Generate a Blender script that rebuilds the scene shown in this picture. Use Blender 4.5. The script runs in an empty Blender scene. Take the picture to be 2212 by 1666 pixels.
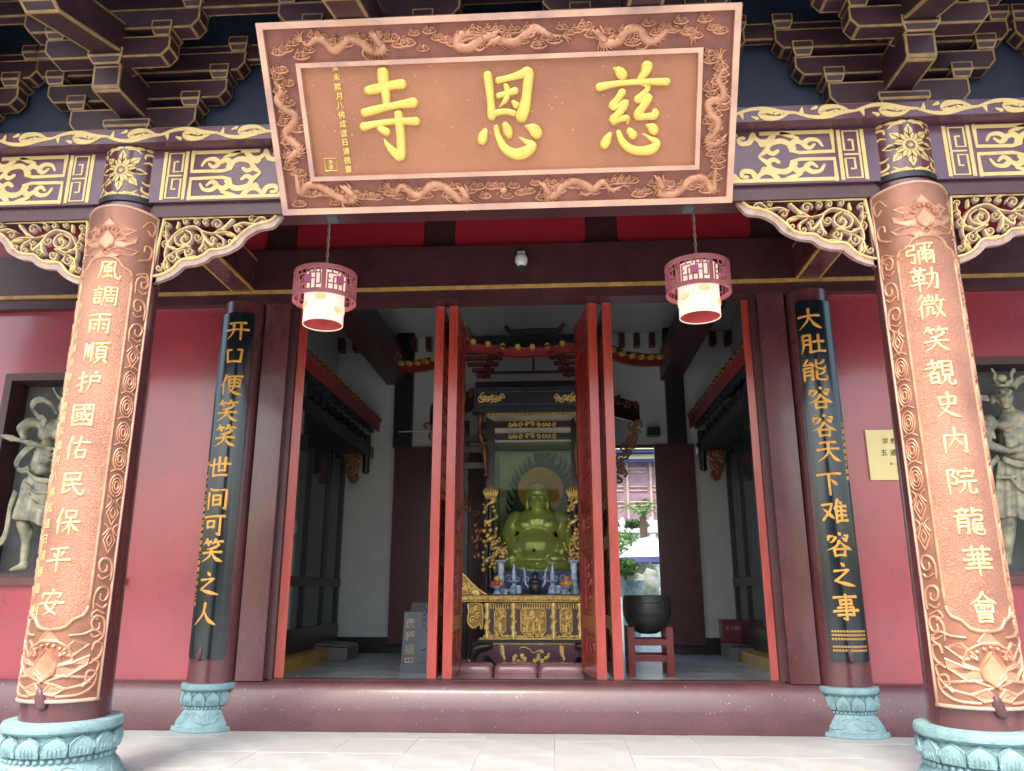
import bpy, bmesh, math, random
from mathutils import Vector, Matrix
from mathutils.geometry import tessellate_polygon
random.seed(7)
S = bpy.context.scene
COL = S.collection
R = math.radians
# ------------------------------------------------------------------ camera, sky, sun
CP = Vector((.4515, -9.7726, 1.6)); PITCH, YAW, ROLL, FPX = .2586, .0578, .0009, 1664.05
cam = bpy.data.cameras.new('camera'); cam.sensor_width = 36; cam.lens = FPX/2212*36
cam.clip_end = 400; cam.clip_start = .05
co = bpy.data.objects.new('camera', cam); COL.objects.link(co)
co.matrix_world = Matrix.Translation(CP) @ Matrix.Rotation(YAW, 4, 'Z') @ Matrix.Rotation(PITCH+math.pi/2, 4, 'X') @ Matrix.Rotation(-ROLL, 4, 'Z')
S.camera = co
SUN_EL, SUN_AZ = R(56), R(192)          # azimuth measured clockwise from +Y
w = bpy.data.worlds.new('World'); S.world = w; w.use_nodes = True
nt = w.node_tree; bg = nt.nodes['Background']
sky = nt.nodes.new('ShaderNodeTexSky'); sky.sky_type = 'NISHITA'; sky.sun_disc = False
sky.sun_elevation = SUN_EL; sky.sun_rotation = SUN_AZ; sky.air_density = 1.3; sky.dust_density = 4; sky.ozone_density = 1
nt.links.new(sky.outputs[0], bg.inputs[0]); bg.inputs[1].default_value = .15
sl = bpy.data.lights.new('sun', 'SUN'); sl.energy = 1.2; sl.angle = R(14); sl.color = (1, .96, .9)
so = bpy.data.objects.new('sun', sl); COL.objects.link(so)
sd = Vector((math.sin(SUN_AZ)*math.cos(SUN_EL), math.cos(SUN_AZ)*math.cos(SUN_EL), math.sin(SUN_EL)))
so.rotation_euler = sd.to_track_quat('Z', 'Y').to_euler(); so.location = sd*60
vs = S.view_settings; vs.view_transform = 'Standard'; vs.look = 'None'; vs.gamma = 1; vs.use_curve_mapping = False
vs.exposure = 1.85
S.cycles.max_bounces = 8; S.cycles.diffuse_bounces = 5; S.cycles.glossy_bounces = 4; S.cycles.transparent_max_bounces = 12
S.cycles.use_denoising = True; S.cycles.sample_clamp_indirect = 6
# ------------------------------------------------------------------ surveying: where a sight line of the calibrated view meets a real plane
RM = Matrix.Rotation(YAW, 3, 'Z') @ Matrix.Rotation(PITCH, 3, 'X')
def ray(px, py):
    x = (px-1106)/FPX; z = (833-py)/FPX; c, s = math.cos(ROLL), math.sin(ROLL)
    return RM @ Vector((c*x+s*z, 1, -s*x+c*z))
def AY(px, py, y):
    v = ray(px, py); return CP + v*((y-CP.y)/v.y)
def AZ(px, py, z):
    v = ray(px, py); return CP + v*((z-CP.z)/v.z)
def AX(px, py, x):
    v = ray(px, py); return CP + v*((x-CP.x)/v.x)
# ------------------------------------------------------------------ materials
M = {}
def mat(name, c, rough=.5, metal=0, var=.25, vs_=3, bump=0, bs=40, spec=.5, c2=None, coat=0, dist=0, stretch=(1, 1, 1), tr=0, em=0, speck=0, speckc=(.7,.7,.7)):
    m = bpy.data.materials.new(name); m.use_nodes = True; n = m.node_tree; N = n.nodes; L = n.links
    b = N['Principled BSDF']; b.inputs['Roughness'].default_value = rough; b.inputs['Metallic'].default_value = metal
    b.inputs['Specular IOR Level'].default_value = spec; b.inputs['Coat Weight'].default_value = coat
    b.inputs['Coat Roughness'].default_value = .12
    if tr: b.inputs['Transmission Weight'].default_value = tr
    tc = N.new('ShaderNodeTexCoord'); mp = N.new('ShaderNodeMapping'); mp.inputs['Scale'].default_value = stretch
    L.new(tc.outputs['Object'], mp.inputs[0])
    ns = N.new('ShaderNodeTexNoise'); ns.inputs['Scale'].default_value = vs_; ns.inputs['Detail'].default_value = 6; ns.inputs['Roughness'].default_value = .6
    L.new(mp.outputs[0], ns.inputs['Vector'])
    mx = N.new('ShaderNodeMix'); mx.data_type = 'RGBA'
    c2 = c2 or tuple(x*(1-var*1.6) for x in c)
    mx.inputs[6].default_value = (*c2, 1); mx.inputs[7].default_value = (*c, 1)
    rr = N.new('ShaderNodeMapRange'); rr.inputs[1].default_value = .3; rr.inputs[2].default_value = .65
    L.new(ns.outputs[0], rr.inputs[0]); L.new(rr.outputs[0], mx.inputs[0])
    out = mx.outputs[2]
    if speck:
        n3 = N.new('ShaderNodeTexNoise'); n3.inputs['Scale'].default_value = 55; n3.inputs['Detail'].default_value = 1
        L.new(tc.outputs['Object'], n3.inputs['Vector'])
        r3 = N.new('ShaderNodeMapRange'); r3.inputs[1].default_value = .76-speck*.1; r3.inputs[2].default_value = .79-speck*.1
        L.new(n3.outputs[0], r3.inputs[0]); m3 = N.new('ShaderNodeMix'); m3.data_type = 'RGBA'
        L.new(r3.outputs[0], m3.inputs[0]); L.new(out, m3.inputs[6]); m3.inputs[7].default_value = (*speckc, 1); out = m3.outputs[2]
    L.new(out, b.inputs['Base Color'])
    rv = N.new('ShaderNodeMapRange'); rv.inputs[3].default_value = rough*.85; rv.inputs[4].default_value = min(1, rough*1.2)
    L.new(ns.outputs[0], rv.inputs[0]); L.new(rv.outputs[0], b.inputs['Roughness'])
    if bump:
        n2 = N.new('ShaderNodeTexNoise'); n2.inputs['Scale'].default_value = bs; n2.inputs['Detail'].default_value = 4; n2.inputs['Distortion'].default_value = dist
        L.new(mp.outputs[0], n2.inputs['Vector']); bp = N.new('ShaderNodeBump'); bp.inputs['Strength'].default_value = bump; bp.inputs['Distance'].default_value = .02
        L.new(n2.outputs[0], bp.inputs['Height']); L.new(bp.outputs[0], b.inputs['Normal'])
    if em: b.inputs['Emission Color'].default_value = (*c, 1); b.inputs['Emission Strength'].default_value = em
    M[name] = m; return m
mat('maroon', (.12, .034, .038), .27, bump=.12, bs=9, var=.22, coat=.5, speck=.02, speckc=(.3, .2, .19), stretch=(1, 1, .45))
mat('plinthpaint', (.105, .034, .04), .42, bump=.14, bs=6, var=.2, coat=.22, spec=.7, speck=.2, speckc=(.5, .4, .38))
mat('beamdark', (.075, .022, .026), .4, bump=.06, bs=14, speck=.02, speckc=(.25, .2, .2))
mat('bracket', (.046, .018, .026), .45, bump=.1, bs=20)
mat('shadedgold', (.36, .23, .1), .5, metal=.1, var=.3, vs_=9)  # gold line of the brackets, with the dimness under the eave in its colour
mat('darkblue', (.022, .032, .062), .5)
mat('redwall', (.38, .048, .065), .27, bump=.07, bs=5, var=.2, vs_=.9, coat=.6, c2=(.26, .042, .056), speck=.03, speckc=(.2, .04, .05))
mat('redpanel', (.4, .018, .035), .4, var=.1)
mat('goldline', (.62, .36, .1), .45, metal=.1, var=.3, vs_=9)
mat('goldpaint', (.7, .51, .2), .38, metal=.15, var=.15, vs_=6)
mat('goldleaf', (.95, .67, .22), .33, metal=.4, var=.2, vs_=12)
mat('goldground', (.42, .25, .07), .5, metal=.3, var=.3, vs_=30)
mat('chargold', (.86, .62, .13), .25, metal=.3, var=.15, vs_=5, coat=.4)
mat('orangegold', (.85, .42, .08), .35, metal=.2, var=.2)
mat('copper', (.34, .15, .09), .42, metal=.4, c2=(.2, .085, .055), vs_=2.5, bump=.12, bs=30, dist=1)
mat('shadedcopper', (.27, .1, .07), .45, metal=.4, c2=(.16, .06, .045), vs_=3, bump=.15, bs=40)  # sign backing: recess shade between the reliefs put into the copper colour
mat('copperhi', (.6, .3, .18), .4, metal=.35, c2=(.36, .17, .1), vs_=6, bump=.1, bs=50)
mat('copperfield', (.45, .21, .13), .45, metal=.3, c2=(.28, .125, .08), vs_=1.6, bump=.6, bs=42, dist=2.2)
mat('boardgold', (.85, .66, .3), .3, metal=.3, var=.15, vs_=6, coat=.3)
mat('signfield', (.43, .185, .1), .4, metal=.35, c2=(.32, .135, .075), vs_=1.2, bump=.35, bs=50, dist=1.5, speck=.02, speckc=(.75, .55, .48))
mat('copperrail', (.72, .42, .28), .42, metal=.35, c2=(.4, .25, .22), vs_=2.2, bump=.08, bs=40)
mat('teal', (.23, .37, .385), .6, c2=(.15, .25, .26), vs_=7, bump=.5, bs=60, speck=.05, speckc=(.45, .5, .5))
mat('lacquer', (.008, .015, .02), .2, var=.2, coat=.4)
mat('purple', (.12, .05, .075), .24, var=.2, vs_=2, bump=.03, bs=10)
mat('mauve', (.44, .33, .27), .45, c2=(.3, .16, .13), vs_=8, bump=.15, bs=40)
mat('paleyellow', (.85, .66, .28), .45, var=.2, vs_=8)
mat('paving', (.43, .44, .425), .5, c2=(.33, .325, .305), vs_=2.2, bump=.12, bs=22, speck=.02, speckc=(.22, .22, .2))
mat('paving2', (.41, .415, .4), .5, c2=(.34, .335, .315), vs_=1.3, bump=.12, bs=22)
mat('mortar', (.4, .39, .37), .9)
mat('inflo', (.4, .46, .47), .25, c2=(.28, .33, .34), vs_=2, bump=.05)
mat('whitewall', (.5, .51, .49), .8, var=.06)
mat('ceilwhite', (.44, .45, .45), .8, var=.05)
mat('doorred', (.24, .02, .015), .3, c2=(.17, .012, .01), vs_=4, stretch=(3, 3, .3), bump=.06, bs=20, coat=.25)
mat('dooredge', (.42, .055, .035), .3, c2=(.29, .03, .022), vs_=5, stretch=(3, 3, .35), coat=.3, bump=.15, bs=12, speck=.03, speckc=(.6, .35, .3))
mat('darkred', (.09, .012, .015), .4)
mat('black', (.012, .012, .014), .35)
mat('darkwood', (.03, .015, .014), .3)
mat('shrineblue', (.025, .032, .045), .4)
mat('roofgrey', (.05, .048, .05), .7, bump=.2, bs=30)
mat('eavered', (.3, .03, .03), .4)
mat('paleface', (.6, .54, .42), .6)
mat('buddhagold', (.95, .78, .32), .3, metal=.45, var=.1)
mat('halo', (.006, .008, .028), .5)
mat('haloorange', (.8, .33, .05), .5)
mat('porcelain', (.72, .78, .84), .12, c2=(.1, .2, .5), vs_=14, coat=.5)
mat('pewter', (.12, .12, .14), .3, metal=.7)
mat('orange', (.8, .28, .05), .4, bump=.1, bs=90)
mat('yellowfruit', (.85, .55, .12), .4)
mat('redfruit', (.6, .1, .05), .4)
mat('bronzebowl', (.022, .028, .027), .4, bump=.3, bs=30, c2=(.04, .04, .035))
mat('standred', (.22, .025, .025), .35)
mat('boxred', (.2, .02, .03), .4)
mat('stele', (.1, .115, .14), .35, c2=(.07, .08, .1), vs_=5, speck=.3, speckc=(.2, .2, .22))
mat('steletext', (.42, .34, .24), .6)
mat('cushion', (.3, .14, .15), .25, c2=(.22, .09, .1), vs_=2, coat=.6, bump=.1, bs=6)
mat('foambox', (.16, .14, .14), .5, c2=(.11, .095, .1))
mat('bronze', (.4, .36, .23), .5, metal=.2, c2=(.11, .115, .1), vs_=7, bump=.25, bs=30)
mat('nicheback', (.11, .115, .11), .7, var=.3)
mat('pinkmetal', (.66, .25, .28), .35, c2=(.52, .16, .18), vs_=5)
mat('pinktile', (.8, .25, .42), .4)
mat('lampwhite', (.85, .68, .58), .35, c2=(.85, .42, .38), vs_=4, em=.28)
mat('lampinner', (.85, .16, .15), .4)
mat('goldspot', (.85, .66, .36), .4, em=.18)
mat('tilegold', (.6, .35, .08), .4)
mat('bulbwhite', (.75, .75, .73), .25)
mat('rope', (.5, .42, .32), .8)
mat('plaque', (.72, .58, .26), .35, metal=.2, var=.1)
mat('ink', (.05, .04, .03), .6)
mat('leaf', (.1, .22, .04), .5, c2=(.05, .12, .02))
mat('leaf2', (.05, .1, .03), .55, c2=(.03, .07, .02))
mat('palmleaf', (.12, .24, .03), .5)
mat('trunk', (.12, .08, .05), .8, bump=.5, bs=30)
mat('stonegreen', (.42, .52, .49), .7, c2=(.2, .28, .26), vs_=9, bump=.5, bs=25)
mat('rock', (.55, .54, .47), .8, c2=(.2, .24, .12), vs_=5, bump=1.2, bs=7)
mat('latticewall', (.24, .16, .2), .5)
mat('umbrella', (.85, .86, .87), .6, var=.03)
mat('umbrellatrim', (.15, .17, .4), .6)
mat('eaveyellow', (.6, .45, .15), .5, c2=(.5, .5, .55), vs_=12)
mat('bluetrim', (.06, .1, .3), .5)
mat('whiteplaster', (.68, .68, .66), .7, var=.08)
mat('shelfyellow', (.5, .3, .06), .5)
mat('brownscroll', (.25, .11, .05), .4, metal=.4, c2=(.12, .05, .03), vs_=9)
mat('skyglass', (.02, .03, .035), .08, var=.05)
mat('spot', (.1, .04, .045), .4)
g = bpy.data.materials.new('glass'); g.use_nodes = True; n = g.node_tree; n.nodes.clear()
o_ = n.nodes.new('ShaderNodeOutputMaterial'); t_ = n.nodes.new('ShaderNodeBsdfTransparent'); t_.inputs[0].default_value = (.82, .9, .8, 1)
g_ = n.nodes.new('ShaderNodeBsdfGlossy'); g_.inputs['Roughness'].default_value = .01; f_ = n.nodes.new('ShaderNodeFresnel'); f_.inputs[0].default_value = 1.2
x_ = n.nodes.new('ShaderNodeMixShader'); n.links.new(f_.outputs[0], x_.inputs[0]); n.links.new(t_.outputs[0], x_.inputs[1]); n.links.new(g_.outputs[0], x_.inputs[2]); n.links.new(x_.outputs[0], o_.inputs[0])
M['glass'] = g
# ------------------------------------------------------------------ mesh helpers
class MB:
    def __init__(s): s.v = []; s.f = []; s.m = []
    def add(s, vs, fs, mi=0):
        b = len(s.v); s.v += [tuple(p) for p in vs]; s.f += [tuple(i+b for i in f) for f in fs]; s.m += [mi]*len(fs); return s
    def box(s, x0, x1, y0, y1, z0, z1, mi=0):
        return s.add([(x0,y0,z0),(x1,y0,z0),(x1,y1,z0),(x0,y1,z0),(x0,y0,z1),(x1,y0,z1),(x1,y1,z1),(x0,y1,z1)],
                     [(0,3,2,1),(4,5,6,7),(0,1,5,4),(1,2,6,5),(2,3,7,6),(3,0,4,7)], mi)
    def prism(s, poly, ax, a, b, mi=0):      # outline (p,q) extruded along ax from a to b
        def P(p, q, t): return (t, p, q) if ax == 'x' else ((p, t, q) if ax == 'y' else (p, q, t))
        n = len(poly); vs = [P(*p, a) for p in poly]+[P(*p, b) for p in poly]
        tri = tessellate_polygon([[Vector((p[0], p[1], 0)) for p in poly]])
        fs = [tuple(t) for t in tri]+[tuple(i+n for i in reversed(t)) for t in tri]
        fs += [(i, (i+1) % n, (i+1) % n+n, i+n) for i in range(n)]
        return s.add(vs, fs, mi)
    def tube(s, pts, rad, n=8, mi=0, cap=True, flat=None):
        pts = [Vector(p) for p in pts]; k = len(pts)
        if not hasattr(rad, '__len__'): rad = [rad]*k
        vs = []; up = None
        for i, p in enumerate(pts):
            t = (pts[min(i+1, k-1)]-pts[max(i-1, 0)]).normalized()
            if up is None: up = Vector((0, 0, 1)) if abs(t.z) < .9 else Vector((0, 1, 0))
            a = t.cross(up); a = a.normalized() if a.length > 1e-4 else Vector((1, 0, 0)); b = a.cross(t).normalized(); up = b
            for j in range(n):
                q = 2*math.pi*j/n; vs.append(p+a*math.cos(q)*rad[i]+b*math.sin(q)*rad[i])
        fs = [(i*n+j, i*n+(j+1) % n, (i+1)*n+(j+1) % n, (i+1)*n+j) for i in range(k-1) for j in range(n)]
        if cap: fs += [tuple(range(n)), tuple(reversed(range((k-1)*n, k*n)))]
        return s.add(vs, fs, mi)
    def lathe(s, prof, n=32, c=(0, 0, 0), mi=0, a0=0, a1=2*math.pi, cap=False):
        full = abs(a1-a0-2*math.pi) < 1e-6; m = n if full else n+1; vs = []
        for r, z in prof:
            for j in range(m):
                q = a0+(a1-a0)*j/n; vs.append((c[0]+r*math.cos(q), c[1]+r*math.sin(q), c[2]+z))
        fs = [(i*m+j, i*m+(j+1) % m, (i+1)*m+(j+1) % m, (i+1)*m+j) for i in range(len(prof)-1) for j in range(n)]
        if cap: fs += [tuple(reversed(range(m))), tuple(range((len(prof)-1)*m, len(prof)*m))]
        return s.add(vs, fs, mi)
    def ball(s, c, r, n=8, mi=0):
        if not hasattr(r, '__len__'): r = (r, r, r)
        vs = [(c[0], c[1], c[2]-r[2])]; k = max(4, n//2+1)
        for i in range(1, k):
            p = math.pi*i/k-math.pi/2
            for j in range(n): q = 2*math.pi*j/n; vs.append((c[0]+r[0]*math.cos(p)*math.cos(q), c[1]+r[1]*math.cos(p)*math.sin(q), c[2]+r[2]*math.sin(p)))
        vs.append((c[0], c[1], c[2]+r[2])); e = len(vs)-1
        fs = [(0, 1+(j+1) % n, 1+j) for j in range(n)]+[(e, e-n+j, e-n+(j+1) % n) for j in range(n)]
        fs += [(1+i*n+j, 1+i*n+(j+1) % n, 1+(i+1)*n+(j+1) % n, 1+(i+1)*n+j) for i in range(k-2) for j in range(n)]
        return s.add(vs, fs, mi)
    def stroke(s, pts, wd, h, MP, mi=0, sm=4, prof=((-1, 0), (-.75, .7), (0, 1), (.75, .7), (1, 0)), rnd=True):
        if not hasattr(wd, '__len__'): wd = [wd]*len(pts)
        P = [Vector((p[0], p[1], w_)) for p, w_ in zip(pts, wd)]
        if sm > 1 and len(P) > 2: P = cat(P, sm)
        if rnd:
            d = (P[0]-P[1]); d.z = 0; d = d.normalized() if d.length > 1e-9 else Vector((1, 0, 0)); w0 = P[0].z
            e = (P[-1]-P[-2]); e.z = 0; e = e.normalized() if e.length > 1e-9 else Vector((1, 0, 0)); w1 = P[-1].z
            P = [Vector((P[0].x+d.x*w0*.42, P[0].y+d.y*w0*.42, w0*.3)), Vector((P[0].x+d.x*w0*.25, P[0].y+d.y*w0*.25, w0*.75))]+P+[Vector((P[-1].x+e.x*w1*.25, P[-1].y+e.y*w1*.25, w1*.75)), Vector((P[-1].x+e.x*w1*.42, P[-1].y+e.y*w1*.42, w1*.3))]
        if len(prof) == 4: s.n_ = getattr(s, 'n_', 0)+1; h = h+.0005*(s.n_ % 9)
        k = len(P); c = len(prof); vs = []; wm = max(p.z for p in P) or 1
        for i, p in enumerate(P):
            t = P[min(i+1, k-1)]-P[max(i-1, 0)]; L = math.hypot(t.x, t.y) or 1; nx, ny = -t.y/L, t.x/L
            hh = h*(min(1, p.z/wm*1.3) if len(prof) > 4 else 1)
            for a, b in prof: vs.append(MP(p.x+nx*a*p.z/2, p.y+ny*a*p.z/2, hh*b))
        fs = [(i*c+j, i*c+j+1, (i+1)*c+j+1, (i+1)*c+j) for i in range(k-1) for j in range(c-1)]
        fs += [tuple(reversed(range(c))), tuple(range((k-1)*c, k*c))]
        return s.add(vs, fs, mi)
    def fill(s, poly, h, MP, mi=0, inset=.0, side=True):       # raised flat shape with sides
        n = len(poly); tri = tessellate_polygon([[Vector((p[0], p[1], 0)) for p in poly]])
        vs = [MP(p[0], p[1], h) for p in poly]+[MP(p[0], p[1], 0) for p in poly]
        fs = [tuple(t) for t in tri]
        if side: fs += [(i, (i+1) % n, (i+1) % n+n, i+n) for i in range(n)]
        return s.add(vs, fs, mi)
    def obj(s, name, mats, parent=None, smooth=False, loc=None, link=True, fix=True):
        me = bpy.data.meshes.new(name); me.from_pydata(s.v, [], s.f)
        for m_ in (mats if isinstance(mats, (list, tuple)) else [mats]): me.materials.append(M[m_])
        for p, i in zip(me.polygons, s.m): p.material_index = i
        if fix:
            bm = bmesh.new(); bm.from_mesh(me); bmesh.ops.recalc_face_normals(bm, faces=bm.faces); bm.to_mesh(me); bm.free()
        if smooth:
            for p in me.polygons: p.use_smooth = True
            if smooth != 'all': me.set_sharp_from_angle(angle=R(38))
        o = bpy.data.objects.new(name, me); COL.objects.link(o)
        if parent: o.parent = parent
        if loc: o.location = loc
        return o
def cat(P, n):
    out = []; k = len(P)
    for i in range(k-1):
        a, b, c, d = P[max(i-1, 0)], P[i], P[i+1], P[min(i+2, k-1)]
        for j in range(n):
            t = j/n; out.append(.5*((2*b)+(c-a)*t+(2*a-5*b+4*c-d)*t*t+(3*b-a-3*c+d)*t**3))
    out.append(P[-1]); return out
def cat2(pts, n=5): return [(p.x, p.y) for p in cat([Vector((a, b, 0)) for a, b in pts], n)]
def cat3(pts, n=5): return cat([Vector(p) for p in pts], n)
def spiral(cx, cy, r, turns, a0, sgn=1, n=14, r0=.12):   # from outside (angle a0) inwards
    return [(cx+r*(1-(1-r0)*i/n)*math.cos(a0+sgn*2*math.pi*turns*i/n), cy+r*(1-(1-r0)*i/n)*math.sin(a0+sgn*2*math.pi*turns*i/n)) for i in range(n+1)]
def tag(o, label=None, cat_=None, group=None, kind=None):
    if label: o['label'] = label
    if cat_: o['category'] = cat_
    if group: o['group'] = group
    if kind: o['kind'] = kind
    return o
def thing(name, label, cat_, loc=(0, 0, 0), group=None, rz=0):
    o = bpy.data.objects.new(name, None); COL.objects.link(o); o.location = loc; o.rotation_euler = (0, 0, rz); o.empty_display_size = .1
    return tag(o, label, cat_, group)
def copy_tree(o, loc, label=None, sx=None):
    c = o.copy(); COL.objects.link(c); c.location = loc
    if label: c['label'] = label
    if sx: c.scale = (sx, 1, 1)
    for a in list(o.children):
        b = a.copy(); COL.objects.link(b); b.parent = c
        for d in list(a.children):
            e = d.copy(); COL.objects.link(e); e.parent = b
    return c
def rebase(root):        # parts were modelled in world coordinates: keep them there under a placed root
    inv = Matrix.Translation(root.location).inverted()
    for ch in root.children:
        if ch.type == 'MESH' and not ch.get('kept'): ch.matrix_parent_inverse = inv
def trimmed(mb, t=.018):     # every face framed by a painted edge line (material 1)
    me = bpy.data.meshes.new('t'); me.from_pydata(mb.v, [], mb.f); bm = bmesh.new(); bm.from_mesh(me)
    bmesh.ops.remove_doubles(bm, verts=bm.verts, dist=1e-5); bmesh.ops.recalc_face_normals(bm, faces=bm.faces)
    bmesh.ops.dissolve_limit(bm, angle_limit=.02, verts=bm.verts, edges=bm.edges)
    r = bmesh.ops.inset_individual(bm, faces=list(bm.faces), thickness=t, depth=0, use_even_offset=True)
    bd = set(r['faces']); bm.faces.index_update()
    o = MB(); bm.verts.index_update(); o.v = [tuple(v.co) for v in bm.verts]; o.f = [tuple(v.index for v in f.verts) for f in bm.faces]; o.m = [1 if f in bd else 0 for f in bm.faces]
    bm.free(); bpy.data.meshes.remove(me); return o
def blobs(name, parts, mat_, parent=None, vox=.03, sm=4):
    """one continuous body: overlapping balls and tapered limbs fused by a voxel remesh"""
    b = MB()
    for p in parts:
        if p[0] == 'b': b.ball(p[1], p[2], 16)
        else:
            pts, rad = p[1], p[2]; b.tube(cat3(pts, 3) if len(pts) > 2 else pts, [rad[0]+(rad[-1]-rad[0])*i/((len(pts)-1)*(3 if len(pts) > 2 else 1)) for i in range((len(pts)-1)*(3 if len(pts) > 2 else 1)+1)], 12)
            for q, r_ in ((pts[0], rad[0]), (pts[-1], rad[-1])): b.ball(q, r_, 12)
    o = b.obj(name, mat_, None); md = o.modifiers.new('r', 'REMESH'); md.mode = 'VOXEL'; md.voxel_size = vox
    s2 = o.modifiers.new('s', 'SMOOTH'); s2.iterations = sm; s2.factor = .5
    me = bpy.data.meshes.new_from_object(o.evaluated_get(bpy.context.evaluated_depsgraph_get()))
    me.materials.clear(); me.materials.append(M[mat_]); o.modifiers.clear(); o.data = me
    for p in me.polygons: p.use_smooth = True
    if parent: o.parent = parent
    return o
# ------------------------------------------------------------------ writing
GC = {}
def glyph(ch):
    if ch not in GC:
        cu = bpy.data.curves.new('g', 'FONT'); cu.body = ch; cu.size = 1; cu.resolution_u = 3; cu.offset = .012
        o = bpy.data.objects.new('g', cu); COL.objects.link(o); bpy.context.view_layer.update()
        me = bpy.data.meshes.new_from_object(o.evaluated_get(bpy.context.evaluated_depsgraph_get()))
        v = [(a.co.x, a.co.y) for a in me.vertices]; f = [tuple(p.vertices) for p in me.polygons]
        if v:
            xs = [a[0] for a in v]; ys = [a[1] for a in v]; cx, cy = (min(xs)+max(xs))/2, (min(ys)+max(ys))/2
            v = [(a-cx, b-cy) for a, b in v]
        bpy.data.objects.remove(o); bpy.data.curves.remove(cu); bpy.data.meshes.remove(me); GC[ch] = (v, f)
    return GC[ch]
def write(mb, text, u, v, size, MP, step=None, vert=True, h=.004, mi=0):
    step = step or size*1.1
    for i, ch in enumerate(text):
        if ch == ' ': continue
        gv, gf = glyph(ch); x, y = (u, v-i*step) if vert else (u+i*step, v)
        mb.add([MP(x+a*size, y+b*size+a*size*.06, h) for a, b in gv], gf, mi)
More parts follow.
